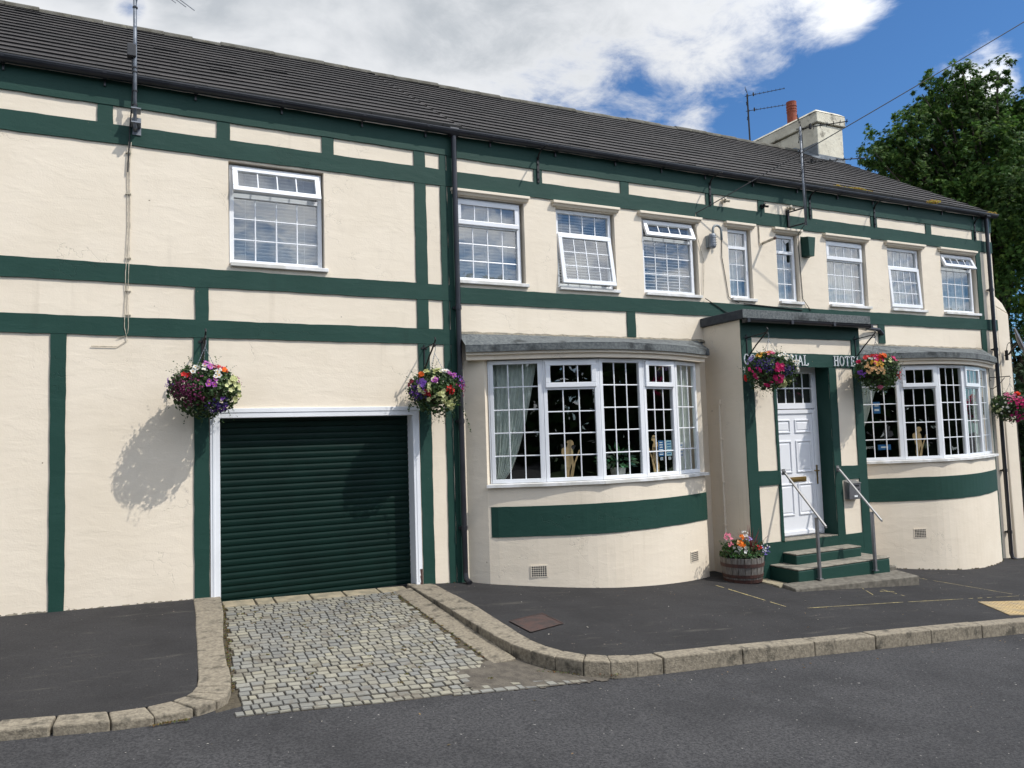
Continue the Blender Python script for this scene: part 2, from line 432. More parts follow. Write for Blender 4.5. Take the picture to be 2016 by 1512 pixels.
def sheet(name, material, xs, ns, zf, kind='structure', recalc=False):
    m = MB(); idx = {}
    for i, x in enumerate(xs):
        for j, n in enumerate(ns): idx[i, j] = m.pt(x, n, zf(x, n))
    for i in range(len(xs) - 1):
        for j in range(len(ns) - 1):
            m.f.append([idx[i, j], idx[i, j + 1], idx[i + 1, j + 1], idx[i + 1, j]]); m.c.append(None); m.m.append(0)
    return m.build(name, material, kind=kind, recalc=recalc)


def zroad(X, n):
    X = min(max(X, -40), 45); return zr(X)
lx = [-300, -60, -20, -5, 1, 5, 12, 20, 45, 90, 400]
sheet('road', ROAD, lx, [-400, -40, -12, 0, 3.2, 4, 8, 20, 60, 400], lambda x, n: zroad(x, n))

# pavements, driveway and kerbs
KO = [(3.08, -.05), (3.08, .75), (3.08, 1.5), (3.07, 2.25), (3.07, 2.6), (3.10, 2.95), (3.17, 3.22), (3.28, 3.46), (3.45, 3.66), (3.66, 3.77), (3.92, 3.80), (4.2, 3.80)]
KI = [(3.42, -.05), (3.42, .75), (3.42, 1.5), (3.37, 2.25), (3.345, 2.6), (3.345, 2.88), (3.38, 3.12), (3.455, 3.32), (3.58, 3.49), (3.74, 3.59), (3.95, 3.63), (4.2, 3.63)]
x = 4.2
while x < 34:
    x += .93 if x < 5.5 else .86; KO.append((x, 3.78 + .012 * max(0, x - 6))); KI.append((x, 3.61 + .012 * max(0, x - 6)))
LO = [(.845, -.05), (.80, .8), (.745, 1.35), (.70, 1.85), (.675, 2.3), (.665, 2.62), (.655, 2.92), (.64, 3.14), (.60, 3.30), (.51, 3.41), (.36, 3.50), (.10, 3.55), (-.17, 3.53), (-.52, 3.46), (-.85, 3.40), (-1.7, 3.26), (-2.6, 3.1), (-3.6, 2.95), (-5, 2.7), (-9, 2.0)]
LI = [(.555, -.05), (.53, .8), (.495, 1.35), (.475, 1.85), (.45, 2.3), (.435, 2.62), (.42, 2.88), (.40, 3.04), (.36, 3.15), (.31, 3.22), (.22, 3.28), (.05, 3.33), (-.19, 3.33), (-.50, 3.27), (-.83, 3.21), (-1.67, 3.07), (-2.57, 2.92), (-3.57, 2.77), (-4.97, 2.52), (-8.97, 1.82)]


def kerb(name, OO, II, zf, joints, wear=.0):
    m = MB()
    for i in range(len(OO) - 1):
        g0 = .005 if joints(i) else 0; g1 = .005 if joints(i + 1) else 0
        ln = math.dist(OO[i], OO[i + 1])
        def lerp(P, Q, t): return (P[0] + (Q[0] - P[0]) * t, P[1] + (Q[1] - P[1]) * t)
        rr = random.Random(i * 7 + len(OO)); dz = rr.uniform(-.004, .005); wv = rr.uniform(-.006, .006)
        ts = [g0 / ln, 1 - g1 / ln]
        o = [lerp(OO[i], OO[i + 1], t) for t in ts]; q = [lerp(II[i], II[i + 1], t) for t in ts]
        o = [(a + wv * (0 if abs(b - 3.6) > 1 else 1), b) for a, b in o]
        top = [(*o[0], zf(*o[0]) + dz), (*o[1], zf(*o[1]) + dz), (*q[1], zf(*q[1]) + dz), (*q[0], zf(*q[0]) + dz)]
        m.hexa([(a, b, c - .34) for a, b, c in top], top)
    return m.build(name, KERB, kind='structure', bevel=.013)
kerb('kerb', KO, KI, zp, lambda i: i in (1, 3, 5, 8) or i > 10)
kerb('kerb', LO, LI, zpl, lambda i: i not in (1, 3, 6, 8, 14, 16))


def strip_fill(name, edge, far, zf, material):
    """asphalt between a kerb's inner edge and the wall side"""
    m = MB()
    for (a, b), (c, d) in zip(zip(edge[:-1], edge[1:]), zip(far[:-1], far[1:])):
        k = 6
        for j in range(k):
            t0, t1 = j / k, (j + 1) / k
            L = lambda P, Q, t: (P[0] + (Q[0] - P[0]) * t, P[1] + (Q[1] - P[1]) * t)
            q = [L(a, c, t0), L(b, d, t0), L(b, d, t1), L(a, c, t1)]
            m.face([(x, n, zf(x, n)) for x, n in q])
    return m.build(name, material, kind='structure', recalc=False)
strip_fill('pavement', [(a - .004, b) if i < 4 else (a, b + .004) for i, (a, b) in enumerate(KI)], [(max(a, 3.42) if b > 3.4 else 3.42 + .02 * i, -.3 if i > 9 else -.2 + .0 * b) for i, (a, b) in enumerate(KI)], lambda x, n: zp(x, n) - .006, PAVE)
strip_fill('pavement', [(-9, 1.82), (-4.97, 2.52), (-2.57, 2.92), (-.83, 3.21), (-.19, 3.33), (.05, 3.33), (.22, 3.28), (.31, 3.22), (.36, 3.15), (.40, 3.04), (.435, 2.62), (.475, 1.85), (.53, .8), (.56, -.05)],
           [(-9, -.2), (-4.97, -.2), (-2.57, -.2), (-.83, -.2), (-.5, -.2), (-.3, -.2), (-.2, -.2), (-.1, -.2), (0, -.2), (.1, -.2), (.2, -.2), (.3, -.2), (.4, -.2), (.5, -.2)], lambda x, n: zpl(x, n) - .006, PAVE)
sheet('yard', PAVE, [15.3, 18, 24, 34], [-14, -6, -2, 0.05], lambda x, n: zp(x, 0) - .008)

# driveway bed and its setts
sheet('driveway', JOINT, [.5, 1.2, 2, 2.7, 3.2], [-.35, 0, .8, 1.6, 2.4, 3.2, 3.6], lambda x, n: zd(x, n) - .012)
m = MB(); rs = random.Random(3)
n0 = .16; row = 0
greys = [(.27, .255, .20), (.235, .225, .18), (.22, .218, .198), (.185, .190, .184), (.30, .28, .21), (.25, .24, .20), (.145, .152, .155), (.205, .195, .16)]
while n0 < 3.86:
    d = rs.uniform(.088, .108); xl = .86 - .07 * min(n0, 3) + (0 if n0 < 3.42 else -(n0 - 3.42) * 1.2); xr = 2.80 if n0 > .3 else 3.0
    if n0 > 3.05: xr = 2.80 - (n0 - 3.05) * .85
    if n0 > 3.5: xr = 3.45
    x = xl + rs.uniform(0, .05); zone = rs.random()
    while x < xr:
        wd = rs.uniform(.060, .120)
        if x + wd > xr + .04: break
        cl = 0.5 + .5 * math.sin(x * 2.3 + n0 * 3.1 + 1.5 * math.sin(n0 * 2.2))
        base = greys[rs.choice([0, 1, 4, 5, 7, 2, 0, 3] if cl < .7 else [2, 3, 6, 3, 1, 7])]
        k = rs.uniform(.86, 1.10); mn_ = (.228, .216, .178); c = tuple((v * .62 + u * .38) * k for v, u in zip(base, mn_))
        g = .0022; dzz = rs.uniform(-.003, .003); wn = lambda: rs.uniform(-.0028, .0028)
        skf = lambda X: .035 * math.sin(X * 1.4) + .006 * math.sin(X * 4 + row * .7); sk = skf(x); s2_ = skf(x + wd) - sk
        a, b, e, f = x + g, x + wd - g, n0 + .007 + sk, n0 + d - .007 + sk
        ed_ = 3.65 + .05 * b; f = min(f, ed_)
        if f - e > .03 and not rs.random() < .004:
            q = [(a + wn(), e + wn()), (b + wn(), e + s2_ + wn()), (b + wn(), min(f + s2_, ed_) + wn()), (a + wn(), f + wn())]
            zf = (lambda X, N: zd(X, N) + .004) if n0 < 3.5 else (lambda X, N: zr(X) + .012)
            ins = .006; cx_, cn_ = (a + b) / 2, (e + f) / 2
            up = [(X + (ins if X < cx_ else -ins), N + (ins if N < cn_ else -ins), zf(X, N) + dzz) for X, N in q]
            lo = [(X, N, zf(X, N) + dzz - .007) for X, N in q]
            bt = [(X, N, zf(X, N) - .05) for X, N in q]
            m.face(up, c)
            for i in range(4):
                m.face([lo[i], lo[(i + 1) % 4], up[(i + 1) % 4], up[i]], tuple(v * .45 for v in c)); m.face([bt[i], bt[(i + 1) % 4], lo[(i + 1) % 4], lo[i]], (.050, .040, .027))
        x += wd
    n0 += d; row += 1
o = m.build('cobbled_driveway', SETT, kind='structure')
# rough stone threshold in front of the shutter
m = MB(); x = .86
while x < 3.05:
    wd = rs.uniform(.14, .5); x1 = min(x + wd, 3.06)
    m.hexa([(x + .006, -.12, -.12), (x1 - .006, -.12, -.12), (x1 - .006, .15 + rs.uniform(-.03, .03), -.14), (x + .006, .15 + rs.uniform(-.03, .03), -.14)],
           [(x + .006, -.12, zd(x, 0) + .012), (x1 - .006, -.12, zd(x1, 0) + .012), (x1 - .012, .14, zd(x1, .14) + .004), (x + .01, .13, zd(x, .14) + .006)])
    x = x1
m.build('threshold_stones', FLAG, kind='structure', bevel=.012)
# low channel stones along the foot of the right kerb
m = MB(); y = .12
while y < 3.1:
    ln = rs.uniform(.35, .75); y1 = min(y + ln, 3.12)
    m.hexa([(2.84, y, -.5), (3.075, y, -.5), (3.075, y1 - .012, -.5), (2.84, y1 - .012, -.5)],
           [(2.85, y, zd(2.85, y) + .004), (3.075, y, zd(3.07, y) + .03), (3.075, y1 - .012, zd(3.07, y1) + .03), (2.85 + rs.uniform(-.02, .02), y1 - .012, zd(2.85, y1) + .004)])
    y = y1
m.build('channel_stones', KERB, kind='structure', bevel=.014)
# bare dirt between the setts and the kerb corner
m = MB(); pl_ = [(2.4, 3.2), (2.86, 3.0), (3.10, 2.98), (3.19, 3.3), (3.3, 3.5), (3.5, 3.70), (3.75, 3.80), (3.0, 3.80), (2.4, 3.75)]
def inside(px_, py_, P):
    c_ = False
    for i in range(len(P)):
        (x1, y1), (x2, y2) = P[i], P[i - 1]
        if (y1 > py_) != (y2 > py_) and px_ < (x2 - x1) * (py_ - y1) / (y2 - y1) + x1: c_ = not c_
    return c_
for i in range(60):
    for j in range(36):
        a, b = 2.35 + i * .025, 2.95 + j * .025; zf = lambda X, N: max(zd(X, N), zr(X)) + .0022
        if inside(a + .0125 + rs.uniform(-.02, .02), b + .0125 + rs.uniform(-.02, .02), pl_): m.face([(a, b, zf(a, b)), (a + .025, b, zf(a + .025, b)), (a + .025, b + .025, zf(a + .025, b + .025)), (a, b + .025, zf(a, b + .025))])
m.build('dirt_patch', MUD, kind='structure', recalc=False)

# spray-painted survey lines, cover, tactile slabs
m = MB()
def spray(p, q, wd, gaps=0):
    wd *= .8
    k = max(6, int(math.dist(p, q) / .09)); d = (q[0] - p[0], q[1] - p[1]); L = math.hypot(*d); nx, nn = -d[1] / L, d[0] / L
    r2 = random.Random(int(p[0] * 100))
    ws = [wd * r2.uniform(.4, 1.25) for _ in range(k + 1)]
    for i in range(k):
        if r2.random() < gaps: continue
        for t0, t1, w0, w1 in ((i / k, (i + 1) / k, ws[i], ws[i + 1]),):
            P = (p[0] + d[0] * t0, p[1] + d[1] * t0); Q = (p[0] + d[0] * t1, p[1] + d[1] * t1)
            m.face([(P[0] + nx * w0, P[1] + nn * w0, zp(*P) + .0), (Q[0] + nx * w1, Q[1] + nn * w1, zp(*Q)), (Q[0] - nx * w1, Q[1] - nn * w1, zp(*Q)), (P[0] - nx * w0, P[1] - nn * w0, zp(*P))])
for a in (((7.19, 1.01), (7.09, 2.39), .010, .05), ((7.3, 2.53), (8.83, 2.59), .010, .06), ((8.83, 2.59), (11.6, 2.76), .009, .25), ((10.9, .50), (11.2, 2.7), .008, .3), ((9.23, 1.72), (8.95, 2.12), .006, .2), ((9.45, 1.85), (9.35, 2.3), .006, .2), ((9.3, 1.95), (9.5, 2.02), .012, 0)):
    spray(*a)
m.build('survey_marking', YELLOW, kind='structure', recalc=False)
m = MB(); q = [(3.46, 2.17), (3.98, 1.93), (3.97, 2.42), (3.46, 2.66)]
m.face([(a, b, zp(a, b) + .002) for a, b in q])
for i in range(4):
    a, b = q[i], q[(i + 1) % 4]; cx_, cy_ = 3.71, 2.29
    s_ = lambda P, k: (cx_ + (P[0] - cx_) * k, cy_ + (P[1] - cy_) * k)
    q4 = [a, b, s_(b, .95), s_(a, .95)]; m.face([(X, N, zp(X, N) + .006) for X, N in q4])
o = m.build('inspection_cover', RUSTC, recalc=False); tag(o, 'rusty brown inspection cover set in the dark pavement', 'cover'); recentre(o)
m = MB(); tu, tv = (.985, .17), (-.54, .84); to_ = (10.04, 2.86)
def tp_(a, b, dz): X, N = to_[0] + tu[0] * a + tv[0] * b, to_[1] + tu[1] * a + tv[1] * b; return (X, N, zp(X, N) + dz)
for i in range(6):
    for j in range(2):
        a, b = i * .405, j * .405; k_ = .397
        q = [(a, b), (a + k_, b), (a + k_, b + k_), (a, b + k_)]
        m.hexa([tp_(*p, -.03) for p in q], [tp_(*p, .003) for p in q])
        for e in range(6):
            for f in range(6):
                x_, y_ = a + .034 + e * .066, b + .034 + f * .066
                m.hexa([tp_(x_ + u, y_ + v, .003) for u, v in ((-.014, -.014), (.014, -.014), (.014, .014), (-.014, .014))], [tp_(x_ + u, y_ + v, .009) for u, v in ((-.008, -.008), (.008, -.008), (.008, .008), (-.008, .008))])
o = m.build('tactile_paving', TACT, kind='structure')

# ------------------------------------------------------------------ the hotel
hotel = thing('hotel_building', 'long cream rendered hotel with green painted bands, tiled roof, two bow windows and a porch', 'building', (XB, 0, 0))

# left wing wall
WT = 5.96
w1 = (-2.93, -1.80, 3.93, 5.19)
GD = (-3.10, -.66, -.4, 2.165)
m = MB(TL); wall(m, -9.5, 0.0, -.6, WT, [w1 + (.16,), GD + (.30,)])
m.build('wall', CREAM, hotel)
# right part wall
UP = [(3.87, 4.92), (5.44, 6.45), (6.95, 8.02), (8.655, 9.15), (9.71, 10.21), (10.89, 11.89), (12.47, 13.42), (13.98, 15.05)]
holes = [(a, b, 3.91, 5.11, .14) for a, b in UP] + [(4.25, 7.5, .9, 2.95, .02), (11.25, 14.8, .9, 2.95, .02), (8.6, 10.0, -.2, 2.85, .02)]
m = MB(TR); wall(m, XB, 15.6, -1.6, WT, holes)
m.face([(15.6, 0, -1.6), (15.6, 0, WT), (15.6, -8, WT), (15.6, -8, -1.6)])            # gable end
m.face([(15.6, 0, WT), (15.6, -4, 8.55), (15.6, -8, WT)])
m.face([(15.6, -8, -1.6), (15.6, -8, WT), (-6, -8, WT), (-6, -8, -1.6)])
m.face([(-6, 0, -1.6), (-6, 0, WT), (-6, -8, WT), (-6, -8, -1.6)]); m.face([(-6, 0, WT), (-6, -4, 8.55), (-6, -8, WT)])
m.face([(-6, -.3, 5.9), (15.6, -.3, 5.9), (15.6, -8, 5.9), (-6, -8, 5.9)])
m.build('wall', CREAM, hotel, recalc=False)

# interiors: dark rooms seen through the panes
m = MB(TR)
def room(mb, x0, x1, n0, n1, z0, z1):
    mb.face([(x0, n0, z0), (x0, n1, z0), (x0, n1, z1), (x0, n0, z1)]); mb.face([(x1, n0, z0), (x1, n1, z0), (x1, n1, z1), (x1, n0, z1)])
    mb.face([(x0, n1, z0), (x1, n1, z0), (x1, n1, z1), (x0, n1, z1)]); mb.face([(x0, n0, z0), (x1, n0, z0), (x1, n1, z0), (x0, n1, z0)]); mb.face([(x0, n0, z1), (x1, n0, z1), (x1, n1, z1), (x0, n1, z1)])
for a, b in UP: room(m, a - .12, b + .12, -.141, -1.6, 3.75, 5.3)
m.build('bedroom', ROOM, hotel, recalc=False)
m = MB(TL); room(m, w1[0] - .1, w1[1] + .1, -.161, -1.6, 3.8, 5.3); m.build('bedroom', ROOM, hotel, recalc=False)
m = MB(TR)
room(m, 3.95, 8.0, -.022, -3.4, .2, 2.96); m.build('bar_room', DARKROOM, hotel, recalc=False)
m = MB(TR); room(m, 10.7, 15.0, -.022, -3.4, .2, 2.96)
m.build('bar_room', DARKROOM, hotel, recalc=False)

# painted bands, left wing
BD = .019
for i, (a, b, c, d, n1_) in enumerate([(-9.5, -.063, 5.65, 5.93, .024), (-9.5, -.063, 5.215, 5.435, BD), (-9.5, -.063, 3.645, 3.86, BD), (-9.5, -.063, 3.055, 3.26, BD)]):
    m = MB(TL); band_h(m, a, b, c, d, 0, n1_, i * 1.3); m.build('painted_band', GREEN, hotel)
for i, (a, b, c, d) in enumerate([(-6.2, -6.05, 5.435, 5.65), (-4.30, -4.15, 5.435, 5.65), (-3.06, -2.91, 5.435, 5.65), (-1.82, -1.67, 5.435, 5.65), (-.60, -.44, 5.435, 5.65), (-.60, -.44, 3.86, 5.215),
                                  (-.60, -.44, 3.26, 3.645), (-.60, -.44, -.25, 3.055), (-3.30, -3.16, 3.26, 3.645), (-3.32, -3.16, -.25, 3.055), (-4.73, -4.585, -.25, 3.055), (-.235, -.14, -.3, 5.215), (-.235, -.14, 5.435, 5.65), (-6.9, -6.75, -.25, 3.055)]):
    m = MB(TL); band_v(m, a, b, c, d, 0, BD - .003, i * .9); m.build('painted_band', GREEN, hotel)
# painted bands, right part
for i, (a, b, c, d, n1_) in enumerate([(XB - .13, 15.6, 5.63, 5.93, .024), (XB - .06, 15.6, 5.21, 5.435, BD), (XB - .06, 15.6, 3.625, 3.84, BD)]):
    m = MB(TR); band_h(m, a, b, c, d, 0, n1_, 3 + i * 1.3); m.build('painted_band', GREEN, hotel)
for i, (a, b, c, d) in enumerate([(5.09, 5.23, 5.435, 5.63), (6.58, 6.73, 5.435, 5.63), (8.23, 8.38, 5.435, 5.63), (9.34, 9.48, 5.435, 5.63), (10.46, 10.59, 5.435, 5.63), (12.07, 12.23, 5.435, 5.63), (13.59, 13.75, 5.435, 5.63),
                                  (15.0, 15.13, 5.435, 5.63), (15.06, 15.2, 3.84, 5.21), (15.06, 15.21, -1.3, 3.625), (6.60, 6.75, 3.24, 3.625), (12.08, 12.25, 3.28, 3.625), (XB - .13, XB + .01, 5.435, 5.63), (XB - .13, XB + .01, -.3, 5.21)]):
    m = MB(TR); band_v(m, a, b, c, d, 0, BD - .003, 5 + i * .9); m.build('painted_band', GREEN, hotel)


# ------------------------------------------------------------------ windows
def rect_frame(m, x0, x1, z0, z1, wd, n0, n1):
    m.box(x0, x1, n0, n1, z0, z0 + wd); m.box(x0, x1, n0, n1, z1 - wd, z1); m.box(x0, x0 + wd, n0, n1, z0 + wd, z1 - wd); m.box(x1 - wd, x1, n0, n1, z0 + wd, z1 - wd)
def bars(m, x0, x1, z0, z1, cols, rows, n, wd=.0165):
    for i in range(1, cols):
        x = x0 + (x1 - x0) * i / cols; m.box(x - wd / 2, x + wd / 2, n - .006, n + .007, z0, z1)
    for j in range(1, rows):
        z = z0 + (z1 - z0) * j / rows; m.box(x0, x1, n - .004, n + .005, z - wd / 2, z + wd / 2)


def hinge(tf, x, n, z, deg, up=True):
    """frame of a top-hung sash swung outwards about its top edge"""
    a = R(deg); c, s = math.cos(a), math.sin(a)
    def f(X, N, Z):
        dz = Z - z; dn = N - n
        return tf(X, n + dn * c - dz * s, z + dz * c + dn * s)
    return f


def window(tf, x0, x1, z0, z1, zt, cols, rows, n, vent=None, deg=0, toprows=1, sill=.05, name='window', fw=.052, ledge=True, sillx=(.0, .08), silln=.05):
    m = MB(tf); rect_frame(m, x0, x1, z0, z1, fw, n - .06, n)
    lo = (x0 + fw, x1 - fw, z0 + fw, zt - .02) if zt else (x0 + fw, x1 - fw, z0 + fw, z1 - fw)
    hi = (x0 + fw, x1 - fw, zt + .02, z1 - fw) if zt else None
    if zt: m.box(x0 + fw, x1 - fw, n - .058, n - .001, zt - .026, zt + .026)
    g = MB(tf)
    for nm, rc, rw in (('lo', lo, rows), ('hi', hi, toprows)):
        if rc is None: continue
        if vent == nm: continue
        a, b, c, d = rc
        bars(m, a, b, c, d, cols, rw, n - .03); g.face([(a, n - .03, c), (b, n - .03, c), (b, n - .03, d), (a, n - .03, d)])
    W_ = m.build(name, WHITE, hotel, bevel=.004)
    if g.f: g.build('pane', GLASS, W_, recalc=False)
    if vent:
        a, b, c, d = lo if vent == 'lo' else hi
        a -= .022; b += .022; c -= .022; d += .022
        t2 = hinge(tf, 0, n, d, deg) if deg else tf
        sm = MB(t2); rect_frame(sm, a, b, c, d, .062, n - .012, n + .032); bars(sm, a + .062, b - .062, c + .062, d - .062, cols, rows if vent == 'lo' else toprows, n + .008)
        s_ = sm.build('sash', WHITE, W_, bevel=.005)
        gm = MB(t2); gm.face([(a + .05, n + .007, c + .05), (b - .05, n + .007, c + .05), (b - .05, n + .007, d - .05), (a + .05, n + .007, d - .05)]); gm.build('pane', GLASS, W_, recalc=False)
        if deg:      # stays that hold the sash open
            st = MB(tf); L = (d - c) * math.sin(R(deg))
            for xx in (a + .03, b - .03): st.tube([(xx, n - .02, c + .05), (xx, n + L * .8, c + (d - c) * (1 - math.cos(R(deg))) + .045)], .005, 5)
            st.build('stay', STEEL, W_)
    if sill:
        sm = MB(tf); sm.box(x0 - sillx[0], x1 + sillx[1], n - .02, silln, z0 - sill, z0 - .002); sm.build('sill', SILL, W_, bevel=.006)
    return W_


def ledge(tf, x0, x1, z0, z1):
    m = MB(tf); m.box(x0, x1, 0.0, .075, z0, z1); m.hexa([(x0 + .01, 0, z0 - .035), (x1 - .01, 0, z0 - .035), (x1 - .01, .03, z0 - .035), (x0 + .01, .03, z0 - .035)], [(x0 + .01, 0, z0 - .001), (x1 - .01, 0, z0 - .001), (x1 - .01, .055, z0 - .001), (x0 + .01, .055, z0 - .001)])
    m.build('drip_ledge', CREAM, hotel, bevel=.006)


window(TL, -2.915, -1.815, 3.965, 5.17, 4.80, 4, 3, -.07, 'hi', 19, sillx=(.0, .05))
specs = [(3.875, 4.88, 4.735, 4, 3, 'hi', 0), (5.45, 6.42, 4.735, 4, 3, 'lo', 9), (6.965, 7.97, 4.80, 4, 3, 'hi', 22), (8.665, 9.12, 4.80, 2, 3, None, 0),
         (9.72, 10.18, 4.80, 2, 3, None, 0), (10.90, 11.86, 4.76, 4, 3, 'hi', 0), (12.48, 13.39, 4.735, 4, 3, 'lo', 3), (13.99, 15.0, 4.80, 4, 3, 'hi', 24)]
for (a, b, zt, co, ro, ve, dg), (ha, hb) in zip(specs, UP):
    window(TR, a, b, 3.945, 5.10, zt, co, ro, -.06, ve, dg, sillx=(0, .07))
    if ve is None:      # the two narrow windows have heavier rails
        pass
    ledge(TR, ha - .07, hb + .07 if hb < 15 else hb + .0, 5.155, 5.195)


# ------------------------------------------------------------------ bow windows
def catmull(P, k=6):
    out = []
    for i in range(len(P) - 1):
        p0, p1, p2, p3 = P[max(i - 1, 0)], P[i], P[i + 1], P[min(i + 2, len(P) - 1)]
        for j in range(k):
            t = j / k
            out.append(tuple(.5 * ((2 * p1[q]) + (-p0[q] + p2[q]) * t + (2 * p0[q] - 5 * p1[q] + 4 * p2[q] - p3[q]) * t * t + (-p0[q] + 3 * p1[q] - 3 * p2[q] + p3[q]) * t ** 3) for q in (0, 1)))
    out.append(P[-1]); return out
def offset(P, d):
    out = []
    for i in range(len(P)):
        a, b = P[max(i - 1, 0)], P[min(i + 1, len(P) - 1)]; dx, dn = b[0] - a[0], b[1] - a[1]; L = math.hypot(dx, dn)
        out.append((P[i][0] - dn / L * d, P[i][1] + dx / L * d))
    return out


def bow(C, leftwall, rightwall, zg, zhead=2.82, zsill=1.19, band=(.49, .885), roofz=3.22, roofx=None):
    """C: plan corners of the five lights"""
    cur = offset(catmull(C, 6), .035)
    cur[0] = (C[0][0] - .06, C[0][1]); cur[-1] = (C[-1][0] + .08, C[-1][1] - .01)
    # wall below the sill
    m = MB(TR)
    P = [leftwall, cur[0]]; 
    def strip(mm, P, z0, z1):
        for p, q in zip(P[:-1], P[1:]): mm.face([(*p, z0), (*q, z0), (*q, z1), (*p, z1)])
    strip(m, cur, zg, zsill - .05); strip(m, [leftwall, cur[0]], zg, 2.84); strip(m, [cur[-1], rightwall], zg, 2.84)
    P2 = [leftwall] + cur + [rightwall]
    # top of the low wall behind the sill and piers beside the window
    m.face([(*p, zsill - .052) for p in [(leftwall[0], -.02)] + cur + [(rightwall[0], -.02)]])
    m.face([(*cur[0], zsill - .05), (C[0][0] - .0, C[0][1] - .03, zsill - .05), (C[0][0] - .0, C[0][1] - .03, 2.84), (*cur[0], 2.84)])
    m.face([(*cur[-1], zsill - .05), (C[-1][0] + .0, C[-1][1] - .03, zsill - .05), (C[-1][0] + .0, C[-1][1] - .03, 2.84), (*cur[-1], 2.84)])
    m.build('bow_wall', CREAM, hotel, recalc=False)
    # band round the bow
    m = MB(TR); o1 = offset(cur, .012); o1[0] = (cur[0][0] + .03, cur[0][1] + .022)
    for i in range(len(o1) - 1):
        p, q, a, b = o1[i], o1[i + 1], cur[i], cur[i + 1]
        wz = [wobble(p[0]), wobble(q[0]), wobble(p[0], 2), wobble(q[0], 2)]
        m.face([(*p, band[0] + wz[0]), (*q, band[0] + wz[1]), (*q, band[1] + wz[3]), (*p, band[1] + wz[2])])
        m.face([(*a, band[0]), (*b, band[0]), (*q, band[0] + wz[1]), (*p, band[0] + wz[0])]); m.face([(*a, band[1]), (*b, band[1]), (*q, band[1] + wz[3]), (*p, band[1] + wz[2])])
    m.build('painted_band', GREEN, hotel, recalc=False)
    # sill board
    sm = MB(TR); so_ = offset(C, .09); so_[0] = (C[0][0] - .10, C[0][1] + .06); so_[-1] = (C[-1][0] + .12, C[-1][1] + .05); si = offset(C, -.05)
    for i in range(5):
        sm.hexa([(*so_[i], zsill - .05), (*so_[i + 1], zsill - .05), (*si[i + 1], zsill - .05), (*si[i], zsill - .05)], [(*so_[i], zsill - .012), (*so_[i + 1], zsill - .012), (*si[i + 1], zsill), (*si[i], zsill)])
    sm.build('sill', SILL, hotel)
    # cornice over the lights
    cm = MB(TR); full = [leftwall] + offset(catmull(C, 6), .0) + [rightwall]; full = [(leftwall[0], leftwall[1] + .0)] + full[1:-1] + [rightwall]
    def ring(mm, off0, off1, z0, z1, Pts):
        a = offset(Pts, off0); b = offset(Pts, off1)
        for i in range(len(Pts) - 1):
            mm.hexa([(*a[i], z0), (*a[i + 1], z0), (*b[i + 1], z0), (*b[i], z0)], [(*a[i], z1), (*a[i + 1], z1), (*b[i + 1], z1), (*b[i], z1)])
    core = catmull(C, 6); core[0] = (C[0][0] - .06, C[0][1]); core[-1] = (C[-1][0] + .08, C[-1][1])
    lw0, rw0 = (leftwall[0] - .0, .10), (rightwall[0], rightwall[1] + .06)
    path = [lw0] + core + [rw0]
    ring(cm, -.04, .075, zhead + .012, zhead + .075, path); ring(cm, -.04, .115, zhead + .075, zhead + .115, path)
    cm.build('cornice', CREAM, hotel, recalc=True)
    # felt fascia and sloping felt roof
    fm = MB(TR); ring(fm, .0, .15, zhead + .112, zhead + .205, path); fm.build('felt_fascia', FELT, hotel)
    rm = MB(TR); e = offset(path, .152)
    rx0, rx1 = (roofx or (path[0][0], path[-1][0]))
    kk = len(e)
    for i in range(kk - 1):
        t0, t1 = i / (kk - 1), (i + 1) / (kk - 1); a = (rx0 + (rx1 - rx0) * t0, .004); b = (rx0 + (rx1 - rx0) * t1, .004)
        zz = zhead + .202
        rm.face([(*e[i], zz), (*e[i + 1], zz), (*b, roofz), (*a, roofz)])
    rm.build('felt_roof', FELT, hotel, recalc=False)
    mm = MB(TR); xx = rx0
    while xx < rx1 - .02:
        x2 = min(xx + .09, rx1); mm.hexa([(xx, 0, roofz - .03), (x2, 0, roofz - .03), (x2, .035, roofz - .02), (xx, .035, roofz - .02)], [(xx, 0, roofz + .02 + wobble(xx * 9) * 2), (x2, 0, roofz + .02 + wobble(x2 * 9) * 2), (x2, .012, roofz + .012), (xx, .012, roofz + .012)]); xx = x2
    mm.build('mortar_fillet', MORTAR, hotel)
    # the lights
    for i in range(5):
        tf, L = frame2(C[i], C[i + 1]); vent = i in (1, 3)
        z0, z1 = zsill, zhead; fw = .050
        fm = MB(tf); rect_frame(fm, .012, L - .012, z0, z1, fw, -.06, 0)
        g = MB(tf); zt = 2.44
        if vent:
            fm.box(.012 + fw, L - .012 - fw, -.058, -.001, zt - .03, zt + .02)
            bars(fm, .06, L - .06, z0 + fw, zt - .03, 3, 4, -.03); g.face([(.06, -.03, z0 + fw), (L - .06, -.03, z0 + fw), (L - .06, -.03, zt - .03), (.06, -.03, zt - .03)])
            sm2 = MB(tf); a, b, c, d = .040, L - .040, zt + .0, z1 - .02
            rect_frame(sm2, a, b, c, d, .065, -.012, .028); bars(sm2, a + .065, b - .065, c + .065, d - .065, 3, 1, .006)
        else:
            bars(fm, .06, L - .06, z0 + fw, z1 - fw, 3, 5, -.03); g.face([(.06, -.03, z0 + fw), (L - .06, -.03, z0 + fw), (L - .06, -.03, z1 - fw), (.06, -.03, z1 - fw)])
        fm.box(-.010, .010, -.05, -.004, z0, z1)     # mullion post between lights
        wo = fm.build('window', WHITE, hotel, bevel=.004)
        g.build('pane', GLASS, wo, recalc=False)
